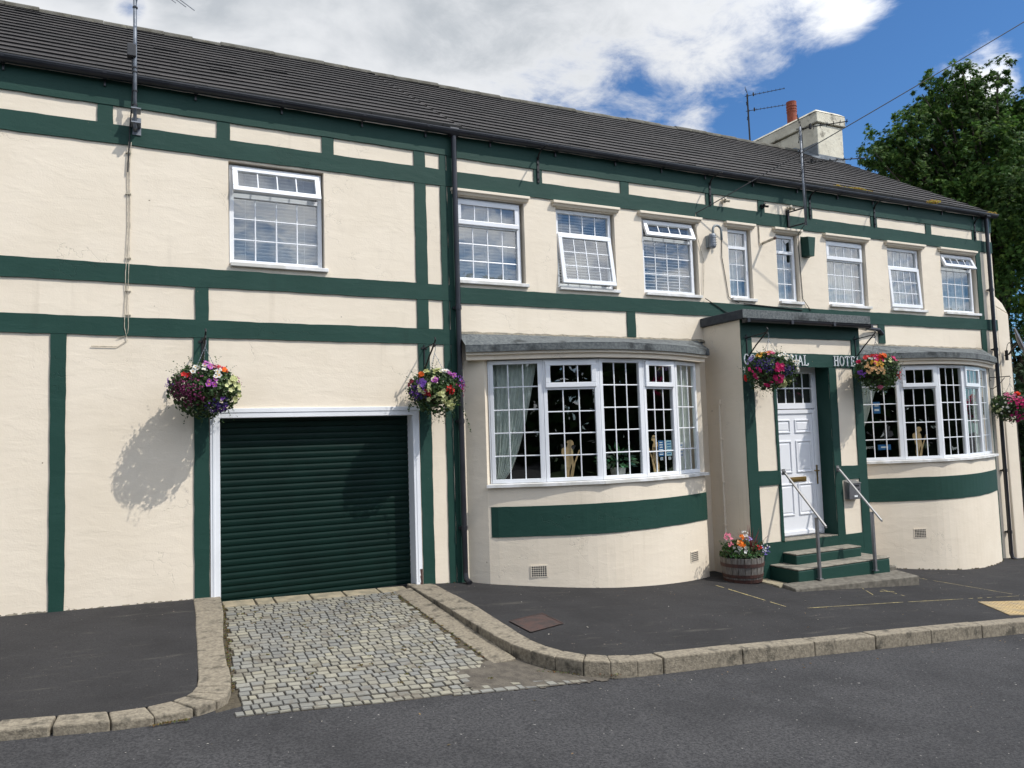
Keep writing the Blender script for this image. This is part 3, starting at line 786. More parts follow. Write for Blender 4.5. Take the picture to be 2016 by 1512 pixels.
        if vent:
            so2 = sm2.build('sash', WHITE, wo, bevel=.005)
            g2 = MB(tf); g2.face([(a + .06, .006, c + .06), (b - .06, .006, c + .06), (b - .06, .006, d - .06), (a + .06, .006, d - .06)]); g2.build('pane', GLASS, wo, recalc=False)
    return cur


C1 = [(4.199, .20), (4.843, .52), (5.580, .76), (6.299, .76), (6.963, .62), (7.535, .40)]
C2 = [(11.17, .20), (11.86, .54), (12.55, .77), (13.28, .75), (14.06, .53), (14.76, .24)]
cur1 = bow(C1, (3.93, .0), (7.72, .0), -.8, roofx=(3.86, 8.05))
cur2 = bow(C2, (10.9, .0), (14.92, .0), -1.5, roofx=(10.5, 15.03), roofz=3.24)

# air bricks in the low walls
def airbrick(P, Q, xc, z, k=6):
    tf, L = frame2(P, Q); m = MB(tf)
    m.box(xc - .112, xc + .112, 0, .006, z - .078, z + .078)
    m.mi = 1
    for i in range(7):
        for j in range(5):
            a = xc - .098 + i * .0285; c = z - .066 + j * .027; m.box(a, a + .020, .004, .0075, c, c + .019)
    return m.build('air_brick', [CREAM, BLACK], hotel)
def along(cur, X):
    for p, q in zip(cur[:-1], cur[1:]):
        if p[0] <= X <= q[0]: return p, q, (X - p[0]) / (q[0] - p[0]) * math.dist(p, q)
for cur, X, z in ((cur1, 4.71, .04), (cur1, 7.20, .0), (cur2, 12.0, -.06)):
    p, q, s_ = along(cur, X); airbrick(p, q, s_, z)

# ------------------------------------------------------------------ porch
PX0, PX1, PN = 8.05, 10.56, .82
DO = (8.695, 9.83, .10, 2.80)          # door recess
m = MB(TR)
wall(m, PX0, PX1, -.9, 3.43, [DO + (.26,)], n=PN)
m.face([(PX0, 0, -.9), (PX0, PN, -.9), (PX0, PN, 3.43), (PX0, 0, 3.43)]); m.face([(PX1, 0, -.9), (PX1, PN, -.9), (PX1, PN, 3.43), (PX1, 0, 3.43)])
m.build('porch_wall', CREAM, hotel, recalc=False)
# recess lining, green
m = MB(TR)
m.box(DO[0], DO[0] + .004, PN - .255, PN - .001, .10, 2.80); m.box(DO[1] - .004, DO[1], PN - .255, PN - .001, .10, 2.80); m.box(DO[0] + .005, DO[1] - .005, PN - .255, PN - .001, 2.796, 2.80)
m.build('porch_lining', GREEN, hotel)
for i, (a, b, c, d, hor) in enumerate([(PX0 + .001, 8.255, -.9, 3.43, 0), (10.375, PX1 - .001, -.9, 3.43, 0), (8.255, 10.375, 3.18, 3.43, 1), (8.255, 10.375, 2.735, 2.945, 1),
                                       (8.645, 8.695, .10, 2.735, 0), (9.83, 9.985, -.6, 2.735, 0), (8.255, 8.645, .955, 1.17, 1), (9.985, 10.375, .955, 1.17, 1),
                                       (8.255, 8.695, -.9, .115, 1), (9.985, 10.375, -.9, .105, 1), (8.695, 9.83, -.9, .099, 1)]):
    m = MB(TR); (band_h if hor else band_v)(m, a, b, c, d, PN, PN + .016, i); m.build('painted_band', GREEN, hotel)
m = MB(TR)   # outer left post wraps round the corner a little, cream side stays
# flat felt roof with a deep edge and a gutter
m = MB(TR); m.box(7.99, 10.68, .0, .955, 3.432, 3.57)
m.build('porch_roof', FELTD, hotel, bevel=.012)
m = MB(TR); m.box(7.985, 10.69, .956, .968, 3.44, 3.568); m.build('roof_edging', FELT, hotel, bevel=.004)
m = MB(TR)
for i in range(9):
    t = math.pi * i / 8; 
    if i: m.face([(8.02, .93 + .052 * math.cos(t0) + .03, 3.43 - .052 * math.sin(t0)), (10.66, .96 + .052 * math.cos(t0), 3.42 - .052 * math.sin(t0)), (10.66, .96 + .052 * math.cos(t), 3.42 - .052 * math.sin(t)), (8.02, .96 + .052 * math.cos(t), 3.43 - .052 * math.sin(t))])
    t0 = t
for xx in (8.02, 10.66): m.face([(xx, .96 + .052 * math.cos(math.pi * i / 8), 3.43 - .052 * math.sin(math.pi * i / 8)) for i in range(9)])
for xx in (8.03, 8.9, 9.8, 10.64): m.box(xx, xx + .05, .90, 1.015, 3.372, 3.43)
m.tube([(10.66, .93, 3.39), (10.78, .80, 3.39), (11.2, .30, 3.50), (11.75, .08, 3.53), (12.05, .05, 3.52), (12.14, .05, 3.44)], .034, 8)
m.build('porch_gutter', PIPE, hotel, recalc=False)
m = MB(TR); m.tube([(8.04, .30, -.35), (8.035, .30, 2.2)], .018, 8); m.box(8.015, 8.05, .27, .33, 2.2, 2.27)
for z in (.35, 1.0, 1.65): m.box(8.01, 8.05, .27, .33, z, z + .025)
m.build('conduit', CREAM, hotel)

# ------------------------------------------------------------------ door
dn = .565
m = MB(TR); rect_frame(m, 8.70, 9.825, .115, 2.795, .065, dn - .05, dn); m.box(8.765, 9.76, dn - .05, dn - .001, 2.10, 2.19); m.box(8.765, 9.76, dn - .05, dn - .002, 2.66, 2.73)
bars(m, 8.80, 9.725, 2.19, 2.66, 5, 2, dn - .02, .022); m.box(8.765, 8.80, dn - .05, dn - .002, 2.19, 2.66); m.box(9.725, 9.76, dn - .05, dn - .002, 2.19, 2.66)
door = m.build('door', DOORW, hotel, bevel=.005)
m = MB(TR); m.face([(8.80, dn - .02, 2.19), (9.725, dn - .02, 2.19), (9.725, dn - .02, 2.66), (8.80, dn - .02, 2.66)]); m.build('pane', GLASS, door, recalc=False)
m = MB(TR); lx0, lx1, lz0, lz1 = 8.785, 9.745, .14, 2.085; m.box(lx0, lx1, dn - .04, dn + .004, lz0, lz1)
rect_frame(m, lx0, lx1, lz0, lz1, .062, dn + .003, dn + .022)
cols_ = ((8.885, 9.205), (9.30, 9.63))
for a, b in cols_:
    for c, d in ((1.72, 1.93), (1.10, 1.60), (.44, .93)):
        rect_frame(m, a, b, c, d, .022, dn + .003, dn + .020); m.hexa([(a + .035, dn + .003, c + .035), (b - .035, dn + .003, c + .035), (b - .035, dn + .003, d - .035), (a + .035, dn + .003, d - .035)], [(a + .055, dn + .012, c + .055), (b - .055, dn + .012, c + .055), (b - .055, dn + .012, d - .055), (a + .055, dn + .012, d - .055)])
m.box(lx0 + .01, lx1 - .01, dn + .02, dn + .034, lz0, lz0 + .055)
m.build('door_leaf', DOORW, door, bevel=.004)
m = MB(TR); m.box(9.13, 9.48, dn + .004, dn + .018, .955, 1.03); m.box(9.15, 9.46, dn + .018, dn + .024, .975, 1.01); m.build('letter_plate', BRASS, door, bevel=.004)
m = MB(TR); m.box(9.695, 9.725, dn + .022, dn + .030, .90, 1.20); m.tube([(9.71, dn + .03, 1.11), (9.71, dn + .065, 1.11), (9.61, dn + .068, 1.115)], .009, 8); m.build('handle', BRASS, door)
m = MB(TR); m.box(8.70, 9.825, PN - .26, PN + .010, .1005, .114); m.build('door_step', STEPTOP, hotel, bevel=.008)
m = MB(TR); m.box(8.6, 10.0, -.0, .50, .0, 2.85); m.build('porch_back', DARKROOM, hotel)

# flaking mortar skirt where the walls meet the paving
rk = random.Random(17)
def skirt(tf, pts, zf, prob=.75):
    m = MB(tf)
    for (x0, n0_), (x1, n1_) in zip(pts[:-1], pts[1:]):
        k = max(1, int(math.dist((x0, n0_), (x1, n1_)) / .035))
        for i in range(k):
            if rk.random() > prob: continue
            a, b = i / k, (i + 1) / k; P = (x0 + (x1 - x0) * a, n0_ + (n1_ - n0_) * a); Q = (x0 + (x1 - x0) * b, n0_ + (n1_ - n0_) * b)
            h0, h1, o_ = rk.uniform(.004, .022), rk.uniform(.004, .022), rk.uniform(.006, .02); za, zb = zf(*P), zf(*Q)
            m.hexa([(P[0], P[1] - .01, za - .03), (Q[0], Q[1] - .01, zb - .03), (Q[0], Q[1] + o_, zb - .03), (P[0], P[1] + o_, za - .03)], [(P[0], P[1] - .01, za + h0), (Q[0], Q[1] - .01, zb + h1), (Q[0], Q[1] + .004, zb + h1 * .8), (P[0], P[1] + .004, za + h0 * .8)])
    return m.build('mortar_skirt', MORTAR, hotel)
skirt(TL, [(-9.4, .001), (-4.75, .001)], lambda u, n: zpl(XB + u, .02) - .004, .9); skirt(TL, [(-4.57, .001), (-3.34, .001)], lambda u, n: zpl(XB + u, .02) - .012, .5)
skirt(TR, cur1, lambda x, n: zp(x, n) - .02, .35); skirt(TR, cur2, lambda x, n: zp(x, n) - .012, .6)

# garage shutter and its white frame
m = MB(TL); gn = -.20
slat = .077; z = -.14
prof = []
while z < 2.13:
    for t, dn_ in ((0, 0), (.14, .006), (.38, .010), (.62, .010), (.86, .005), (.93, -.004)): prof.append((z + slat * t, dn_))
    z += slat
for (za, da), (zb, db) in zip(prof[:-1], prof[1:]): m.face([(-3.07, gn + da, za), (-.70, gn + da, za), (-.70, gn + db, zb), (-3.07, gn + db, zb)])
gd = m.build('garage_door', SHUT, hotel, recalc=False)
m = MB(TL); m.box(-3.15, -3.045, -.22, .026, -.09, 2.185); m.box(-3.125, -3.10, .026, .034, -.09, 2.16)
m.box(-3.15, -.60, -.02, .028, 2.185, 2.235); m.box(-3.045, -.69, -.20, .020, 2.125, 2.184)
m.box(-.70, -.615, -.22, .020, -.10, 2.184); m.box(-.668, -.655, .020, .026, .0, 2.16)
m.build('door_frame', WHITE, gd, bevel=.004)
m = MB(TL); m.box(-3.04, -.71, gn - .01, gn + .03, -.16, -.055); m.build('bottom_rail', BLACK, gd)
m = MB(TL); m.box(-3.1, -.66, -.31, -.30, -.4, 2.2); m.build('garage_back', DARKROOM, hotel)
m = MB(TL); zz = .26; 
for i in range(9): m.box(-.640 - .004 * (i % 3), -.6145, .021, .0225, -.10 + i * .028, -.10 + (i + 1) * .028)
m.build('rotten_patch', RUST, gd)

# ------------------------------------------------------------------ roof
EZ, SL = 6.03, .642
ang = math.atan(SL); ca, sa = math.cos(ang), math.sin(ang)
def roof_tiles(tf, x0, x1, seed):
    m = MB(tf); r3 = random.Random(seed); G = .305; SLOPE_LEN = 4.06 / ca
    ncs = int(SLOPE_LEN / G) + 1
    for j in range(ncs):
        s0 = j * G; s1 = min(s0 + G + .05, SLOPE_LEN + .03)
        x = x0 + (0 if j % 2 else -.165)
        sag = 0
        while x < x1:
            xa, xb = max(x + .001, x0), min(x + .33 - .001, x1); x += .33
            if xb - xa < .02: continue
            dz = r3.uniform(-.0015, .0015) + (r3.uniform(0, .010) if r3.random() < .02 else 0); k = r3.uniform(.85, 1.15); tn = r3.uniform(-.002, .003)
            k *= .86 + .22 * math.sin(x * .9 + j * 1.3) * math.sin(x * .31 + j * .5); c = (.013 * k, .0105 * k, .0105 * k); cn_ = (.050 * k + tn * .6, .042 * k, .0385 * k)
            ce = (.017 * k, .015 * k, .016 * k) if j else (.15 * k, .14 * k, .125 * k)
            s0_ = s0 + r3.uniform(-.003, .003)
            def P(s, h, X):
                y = -.075 + s * ca - h * sa; z = EZ + (-.075 + .075) + s * sa + h * ca
                return (X, -y, z - .02 + .02 * math.sin((X + 2) * .55))
            th = .024 + dz; tk = .027 + (.010 if j == 0 else 0)
            # overlap: front edge stands up over the course below
            f0, f1 = tk + dz, .004
            sn_ = s0_ + .095 * k; fn_ = f0 + (f1 - f0) * (sn_ - s0_) / (s1 - s0_)
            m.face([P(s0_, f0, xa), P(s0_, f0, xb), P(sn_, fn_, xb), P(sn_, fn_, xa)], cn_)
            m.face([P(sn_, fn_, xa), P(sn_, fn_, xb), P(s1, f1, xb), P(s1, f1, xa)], c)
            m.face([P(s0_, f0, xa), P(s0_, f0, xb), P(s0_ + .002, f0 - .022 - (.018 if j == 0 else 0), xb), P(s0_ + .002, f0 - .022 - (.018 if j == 0 else 0), xa)], ce)
            m.face([P(s0_ + .002, f0 - .0225 - (.018 if j == 0 else 0), xa), P(s0_ + .002, f0 - .0225 - (.018 if j == 0 else 0), xb), P(s0_ + .02, -.03, xb), P(s0_ + .02, -.03, xa)], (.012, .012, .012))
            m.face([P(s0_, f0, xa), P(s1, f1, xa), P(s1, -.02, xa), P(s0_, -.02, xa)], c); m.face([P(s0_, f0, xb), P(s1, f1, xb), P(s1, -.02, xb), P(s0_, -.02, xb)], c)
    return m
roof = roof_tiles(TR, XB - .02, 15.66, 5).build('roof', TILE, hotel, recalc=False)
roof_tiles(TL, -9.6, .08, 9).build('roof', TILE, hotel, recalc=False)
m = MB(TR); zt_ = EZ + 4.06 * SL
m.face([(-6.2, -.0, EZ - .06), (15.64, -.0, EZ - .06), (15.64, -4.06, zt_ - .1), (-6.2, -4.06, zt_ - .1)]); m.face([(-6.2, -4.06, zt_ - .1), (15.64, -4.06, zt_ - .1), (15.64, -8.3, EZ - .1), (-6.2, -8.3, EZ - .1)])
m.build('roof_back', TILE, roof, recalc=False)
def ridge(tf, x0, x1):
    m = MB(tf); x = x0; r3 = random.Random(11)
    while x < x1:
        xe = min(x + .44, x1); dz = r3.uniform(-.012, .012) - .0; pr = []
        for i in range(7):
            t = math.pi * i / 6; pr.append((4.055 + .135 * math.cos(t), zt_ - .045 + .105 * math.sin(t) + dz + .02 * math.sin((x + 2) * .55)))
        for (a, b), (c, d) in zip(pr[:-1], pr[1:]): m.face([(x, -a, b), (xe - .006, -a, b + .006), (xe - .006, -c, d + .006), (x, -c, d)])
        m.face([(x, -a_, b_) for a_, b_ in pr]); m.face([(xe - .006, -a_, b_ + .006) for a_, b_ in pr])
        x = xe
    return m
ridge(TR, XB, 15.64).build('ridge_tiles', RIDGE, roof, recalc=False); ridge(TL, -9.6, .07).build('ridge_tiles', RIDGE, roof, recalc=False)

# gutters
def gutter(tf, x0, x1, seed):
    m = MB(tf); c0, cz, r_ = .105, 5.968, .060; k = 8
    segs = []; x = x0
    while x < x1: segs.append((x, min(x + 2.0, x1))); x += 2.0
    for a, b in segs:
        za, zb = 0.0, 0.0
        for i in range(k):
            t0, t1 = math.pi * i / k, math.pi * (i + 1) / k
            m.face([(a, c0 + r_ * math.cos(t0), cz - r_ * math.sin(t0)), (b, c0 + r_ * math.cos(t0), cz - r_ * math.sin(t0)), (b, c0 + r_ * math.cos(t1), cz - r_ * math.sin(t1)), (a, c0 + r_ * math.cos(t1), cz - r_ * math.sin(t1))])
        m.box(a, b, c0 + r_ - .004, c0 + r_ + .006, cz - .006, cz + .008)
    x = x0 + .5; r3 = random.Random(seed)
    while x < x1:
        for i in range(k):
            t0, t1 = math.pi * i / k, math.pi * (i + 1) / k; rr = r_ + .007
            m.face([(x, c0 + rr * math.cos(t0), cz - rr * math.sin(t0)), (x + .04, c0 + rr * math.cos(t0), cz - rr * math.sin(t0)), (x + .04, c0 + rr * math.cos(t1), cz - rr * math.sin(t1)), (x, c0 + rr * math.cos(t1), cz - rr * math.sin(t1))])
        m.box(x + .01, x + .03, .025, .05, cz - .12, cz - .05)
        x += r3.uniform(.85, 1.05)
    return m
gutter(TL, -9.5, 0, 1).build('gutter', PIPE, hotel, recalc=False); gutter(TR, XB, 15.66, 2).build('gutter', PIPE, hotel, recalc=False)


def downpipe(x, ntop, z0, z1, clips, tf=TR, r_=.036, n=.085):
    m = MB(tf); m.tube([(x, .09, z1 + .02), (x, .088, z1 - .12), (x, n, z1 - .2), (x, n, z0 + .14), (x, n + .02, z0 + .06), (x + .02, n + .10, z0 + .02)], r_, 12)
    m.tube([(x - .06, .09, z1 + .005), (x + .06, .09, z1 + .005)], .066, 10)
    for z in clips:
        m.tube([(x, n, z), (x, n, z + .06)], r_ + .008, 12); m.box(x - .06, x + .06, .02, .06, z + .015, z + .045)
    return m.build('downpipe', PIPE, hotel, smooth=False)
downpipe(XB - .045, .09, -.09, 5.95, (3.52, 2.0, .6)); downpipe(15.36, .09, -.93, 5.93, (4.4, 3.2, 2.0, .8, -.4))

# chimney
m = MB(TR)
cx0, cx1, cyf, cyb = 14.74, 15.61, -3.40, -6.1
m.box(cx0, cx1, cyb, cyf, 6.5, 9.13); m.build
ch = None
m.box(cx0 - .055, cx1 + .055, cyb - .055, cyf + .055, 9.15, 9.40)
m.hexa([(cx0 - .075, cyb - .05, 9.40), (cx1 + .075, cyb - .05, 9.40), (cx1 + .075, cyf + .07, 9.40), (cx0 - .075, cyf + .07, 9.40)], [(cx0 + .04, cyb, 9.50), (cx1 - .04, cyb, 9.50), (cx1 - .04, cyf - .05, 9.50), (cx0 + .04, cyf - .05, 9.50)])
ch = m.build('chimney', STONEC, hotel, bevel=.02)
m = MB(TR); m.lathe([(.135, 9.42), (.135, 9.56), (.125, 9.6), (.122, 9.92), (.132, 9.93), (.132, 9.955), (.122, 9.96), (.122, 9.99), (.132, 10.0), (.132, 10.02), (.122, 10.03), (.122, 10.06), (.133, 10.07), (.133, 10.10), (.122, 10.11), (.13, 10.2), (.11, 10.2), (.10, 9.9)], (15.17, -4.55), 20)
m.build('chimney_pot', TERRA, ch)
m = MB(TR)
m.box(cx0 - .02, cx0 - .003, -4.0, -3.40, 8.2, 8.66); m.hexa([(cx0 - .13, -3.3, 8.16), (cx0 - .01, -3.3, 8.16), (cx0 - .01, -4.1, 8.68), (cx0 - .13, -4.1, 8.68)], [(cx0 - .13, -3.3, 8.21), (cx0 - .01, -3.3, 8.26), (cx0 - .01, -4.1, 8.78), (cx0 - .13, -4.1, 8.73)])
m.box(cx0 - .02, cx1 + .01, cyf + .002, cyf + .018, 8.05, 8.36); m.build('flashing', LEAD, ch)

# end buttress beyond the right downpipe
m = MB(TR)
m.hexa([(15.602, -.6, -1.7), (15.93, -.6, -1.7), (15.93, .05, -1.7), (15.602, .05, -1.7)], [(15.602, -.6, 4.02), (16.0, -.6, 3.98), (16.0, .0, 3.98), (15.602, .0, 4.12)])
m.hexa([(15.602, -.6, 4.02), (16.0, -.6, 3.98), (16.0, .0, 3.98), (15.602, .0, 4.12)], [(15.602, -.5, 4.36), (15.86, -.5, 4.2), (15.86, -.02, 4.2), (15.602, -.02, 4.36)])
m.build('buttress', CREAM, hotel, bevel=.02)

# ------------------------------------------------------------------ sign lettering
sign = thing('hotel_sign', 'raised white serif capitals on the green beam above the porch door', 'sign', (9.3, -PN, 2.84))
def stroke(m, pts, wd, n0, n1):
    for (a, b), (c, d) in zip(pts[:-1], pts[1:]):
        L = math.hypot(c - a, d - b); nx, nz = -(d - b) / L * wd / 2, (c - a) / L * wd / 2; ex, ez = (c - a) / L * wd * .3, (d - b) / L * wd * .3
        q = [(a + nx - ex, b + nz - ez), (a - nx - ex, b - nz - ez), (c - nx + ex, d - nz + ez), (c + nx + ex, d + nz + ez)]
        m.hexa([(x, n0, z) for x, z in q], [(x, n1, z) for x, z in q])
def arc(cx_, cz_, rx, rz, a0, a1, k=14): return [(cx_ + rx * math.cos(R(a0 + (a1 - a0) * i / k)), cz_ + rz * math.sin(R(a0 + (a1 - a0) * i / k))) for i in range(k + 1)]
GL = {'C': [arc(.5, .5, .44, .5, 42, 318)], 'O': [arc(.5, .5, .46, .5, 0, 360, 20)], 'N': [[(.12, 0), (.12, 1), (.88, 0), (.88, 1)], [(0, 0), (.25, 0)], [(.75, 1), (1, 1)], [(0, 1), (.12, 1)]],
      'A': [[(.05, 0), (.5, 1), (.95, 0)], [(.25, .36), (.75, .36)], [(-.05, 0), (.18, 0)], [(.82, 0), (1.05, 0)]], 'L': [[(.2, 1), (.2, 0), (.9, 0), (.96, .2)], [(.05, 1), (.38, 1)], [(.05, 0), (.2, 0)]],
      'H': [[(.15, 0), (.15, 1)], [(.85, 0), (.85, 1)], [(.15, .55), (.85, .55)], [(.0, 0), (.3, 0)], [(.7, 0), (1, 0)], [(.0, 1), (.3, 1)], [(.7, 1), (1, 1)]],
      'T': [[(.5, 0), (.5, 1)], [(.04, .86), (.06, 1), (.94, 1), (.96, .86)], [(.34, 0), (.66, 0)]], 'E': [[(.82, .84), (.8, 1), (.2, 1), (.2, 0), (.84, 0), (.88, .18)], [(.2, .52), (.66, .52)], [(.66, .42), (.66, .62)], [(.05, 1), (.2, 1)], [(.05, 0), (.2, 0)]],
      'I': [[(.5, 0), (.5, 1)], [(.32, 0), (.68, 0)], [(.32, 1), (.68, 1)]], 'D': [[(.2, 0), (.2, 1)], [(.2, 1)] + arc(.35, .5, .55, .5, 90, -90) + [(.2, 0)]]}
def letters(txt, x0, x1, z0, h):
    pitch = (x1 - x0) / len(txt)
    for i, chh in enumerate(txt):
        m = MB(TR); wd = pitch * .78; ox = x0 + i * pitch + pitch * .1
        for st in GL[chh]: stroke(m, [(ox + a * wd, z0 + b * h) for a, b in st], .0125, PN + .018, PN + .034)
        m.build('letter', SIGNW, sign)
letters('CONDITIONAL', 8.065, 9.395, 2.765, .15); letters('HOTEL', 9.93, 10.56, 2.765, .15)

# ------------------------------------------------------------------ steps and rails
st = thing('entrance_steps', 'green painted concrete steps up to the porch door', 'steps', (9.2, -1.2, -.45))
def slab(nm, x0, x1, n0, n1, z0, z1, matside, t=.035):
    m = MB(TR); m.box(x0, x1, n0, n1, z0, z1 - t); o = m.build(nm, matside, st, bevel=.018)
    m = MB(TR); m.box(x0 - .003, x1 + .003, n0, n1 + .004, z1 - t + .001, z1); m.build('tread', STEPTOP, o, bevel=.010)
slab('step', 8.64, 10.0, PN + .017, 1.095, -.24, -.045, GREEN, .022)
slab('step', 8.37, 10.26, PN + .017, 1.38, -.46, -.20, GREEN, .022)
m = MB(TR); m.hexa([(8.06, 1.36, -.8), (10.5, 1.30, -.8), (10.44, 1.72, -.8), (8.0, 1.66, -.8)], [(8.07, 1.36, -.362), (10.5, 1.30, -.43), (10.44, 1.72, -.455), (8.02, 1.66, -.385)])
m.box(10.27, 10.5, .84, 1.30, -.8, -.37)
m.build('base_slab', mat('old_concrete', (.165, .150, .122), .92, var=(.10, .09, .073), vscale=13, bump=.006, bscale=50), st, bevel=.015)
m = MB(TR)
for q in ([(8.02, 1.0), (8.3, .95), (8.34, 1.2), (8.05, 1.22)], [(8.03, 1.24), (8.34, 1.22), (8.37, 1.36), (8.0, 1.38)], [(7.98, .86), (8.3, .84), (8.3, .93), (8.0, .98)]):
    m.hexa([(a, b, zp(a, b) - .05) for a, b in q], [(a, b, zp(a, b) + .018) for a, b in q])
m.build('flagstone_patch', FLAG, kind='structure', bevel=.01)
for X, lab in ((8.741, 'square steel handrail left of the porch door, above the barrel planter'), (9.887, 'square steel handrail right of the porch door, passing the steel post box')):
    h = thing('handrail', lab, 'handrail', (X, -1.42, -.36), 'handrails beside the steps')
    def PQ(n, z, w_=.017): return None
    m = MB(TR); z0, z1 = 1.144, .385
    dn2, dz2 = 1.585 - (PN + .07), z1 - z0
    m.hexa([(X - .016, PN + .03, z0 - .016), (X + .016, PN + .03, z0 - .016), (X + .016, PN + .03, z0 + .016), (X - .016, PN + .03, z0 + .016)],
           [(X - .016, 1.585, z1 - .016), (X + .016, 1.585, z1 - .016), (X + .016, 1.585, z1 + .016), (X - .016, 1.585, z1 + .016)])
    m.build('rail', STEEL, h, bevel=.003)
    m = MB(TR); m.box(X - .019, X + .019, 1.40, 1.438, -.37, .505); m.box(X - .035, X + .035, 1.385, 1.455, -.366, -.355); m.build('post', STEELD, h)
    m = MB(TR); m.box(X - .03, X + .03, PN + .016, PN + .026, z0 - .05, z0 + .04); m.box(X - .012, X + .012, PN + .026, PN + .06, z0 - .03, z0 + .01); m.build('wall_plate', STEEL, h)

# post box on the right cream panel
pb = thing('post_box', 'small stainless steel post box on the porch wall right of the door', 'post box', (10.16, -.9, .64))
m = MB(TR); a, b, n0_, n1_, c, d = 10.03, 10.28, PN + .001, .925, .645, .92
m.hexa([(a, n0_, c), (b, n0_, c), (b, n1_ - .015, c), (a, n1_ - .015, c)], [(a, n0_, d), (b, n0_, d), (b, n1_, d - .03), (a, n1_, d - .03)]); m.build('box', STEELD, pb, bevel=.006)
m = MB(TR); m.hexa([(a - .005, n0_, d + .002), (b + .005, n0_, d + .002), (b + .005, n1_ + .008, d - .03), (a - .005, n1_ + .008, d - .03)], [(a - .005, n0_, d + .014), (b + .005, n0_, d + .014), (b + .005, n1_ + .01, d - .018), (a - .005, n1_ + .01, d - .018)]); m.build('lid', STEEL, pb)
m = MB(TR); m.box(a + .05, b - .04, n1_ - .004, n1_ + .003, d - .075, d - .05); m.build('slot', BLACK, pb)
m = MB(TR); m.tube([(b - .05, n1_ - .006, d - .12), (b - .05, n1_ + .006, d - .12)], .011, 10); m.build('lock', BLACK, pb)
m = MB(TR); m.box(a + .10, a + .17, n1_ - .012, n1_ - .002, c + .035, c + .06); m.build('badge', SIGNW, pb)

# alarm box
ab = thing('alarm_box', 'dark green alarm box high on the wall between two upstairs windows', 'alarm box', (10.35, 0, 4.73))
m = MB(TR); m.hexa([(10.295, 0, 4.745), (10.47, 0, 4.745), (10.41, .17, 4.72), (10.295, .17, 4.72)], [(10.295, 0, 5.085), (10.47, 0, 5.085), (10.47, .16, 5.06), (10.295, .16, 5.06)]); m.build('cover', GREEN, ab, bevel=.006)
m = MB(TR); m.box(10.285, 10.48, 0.0, .004, 4.735, 5.095); m.build('back_plate', GREEN, ab)
# swan-neck lamp
lp = thing('wall_lamp', 'grey swan-neck lamp on the cream wall left of a narrow window', 'lamp', (8.25, -.1, 4.7))
m = MB(TR); m.tube([(8.255, .11, 4.93), (8.255, .11, 5.0)] + [(8.255 + .085 - .085 * math.cos(R(t)), .11, 5.0 + .08 * math.sin(R(t))) for t in range(15, 181, 15)] + [(8.425, .11, 4.85)], .019, 10); m.build('neck', LAMPM, lp, smooth=True)
m = MB(TR); m.lathe([(.0, 4.70), (.04, 4.705), (.058, 4.73), (.058, 4.91), (.045, 4.935), (.0, 4.94)], (8.24, .10), 14)
for z in (4.75, 4.79, 4.83, 4.87): m.tube([(8.20, .155, z), (8.28, .155, z)], .006, 5)
m.build('housing', GALV, lp); m = MB(TR); m.box(8.19, 8.29, 0, .06, 4.73, 4.92); m.build('bracket', LAMPM, lp)
# stub pipe by the narrow windows
sp = thing('overflow_pipe', 'short rusty overflow pipe sticking out between the two narrow windows', 'pipe', (9.4, 0, 4.9))
m = MB(TR); m.tube([(9.40, 0, 4.90), (9.43, .26, 4.93)], .022, 10); m.tube([(9.33, .012, 5.2), (9.33, .012, 4.92), (9.35, .02, 4.86)], .009, 6); m.build('pipe', CABLE, sp)
m = MB(TR); m.tube([(9.43, .25, 4.929), (9.431, .272, 4.932)], .026, 10); m.build('rim', RUST, sp)

# ------------------------------------------------------------------ satellite dish
sd = thing('satellite_dish', 'dark grey satellite dish on an arm from the end buttress', 'dish', (15.72, -.05, 3.2))
c = Vector((15.47, -.46, 3.30)); ax = Vector((.42, -.86, .30)).normalized(); u_ = ax.cross(Vector((0, 0, 1))).normalized(); v_ = u_.cross(ax)
m = MB(lambda a, b, c_: (a, b, c_)); rg = []
for i in range(7):
    r_ = .30 * i / 6; ring_ = []
    for j in range(24):
        t = 2 * math.pi * j / 24; p = c + u_ * r_ * math.cos(t) + v_ * r_ * 1.08 * math.sin(t) + ax * (r_ * r_ * .75); ring_.append(m.pt(*p))
    rg.append(ring_)
for i in range(6):
    for j in range(24): m.f.append([rg[i][j], rg[i][(j + 1) % 24], rg[i + 1][(j + 1) % 24], rg[i + 1][j]]); m.c.append(None); m.m.append(0)
o = m.build('reflector', DISHM, sd, smooth=True); md = o.modifiers.new('solid', 'SOLIDIFY'); md.thickness = .006
m = MB(lambda a, b, c_: (a, b, c_)); q = c + ax * .42 - v_ * .12
m.tube([tuple(c - v_ * .30 + ax * .05), tuple(q - v_ * .16), tuple(q)], .011, 8); m.tube([tuple(q - ax * .05), tuple(q + ax * .05)], .028, 10); m.build('lnb_arm', DISHM, sd)
m = MB(lambda a, b, c_: (a, b, c_)); m.tube([(15.74, -.03, 3.12), (15.70, -.14, 3.14), (15.58, -.28, 3.22), tuple(c)], .018, 8); m.tube([(15.74, -.06, 3.02), (15.74, -.06, 3.22)], .03, 8)
m.tube([(15.74, -.06, 3.2), (15.72, -.1, 3.33), (15.62, -.2, 3.36), (15.52, -.3, 3.3)], .006, 6); m.build('mount', IRON, sd)


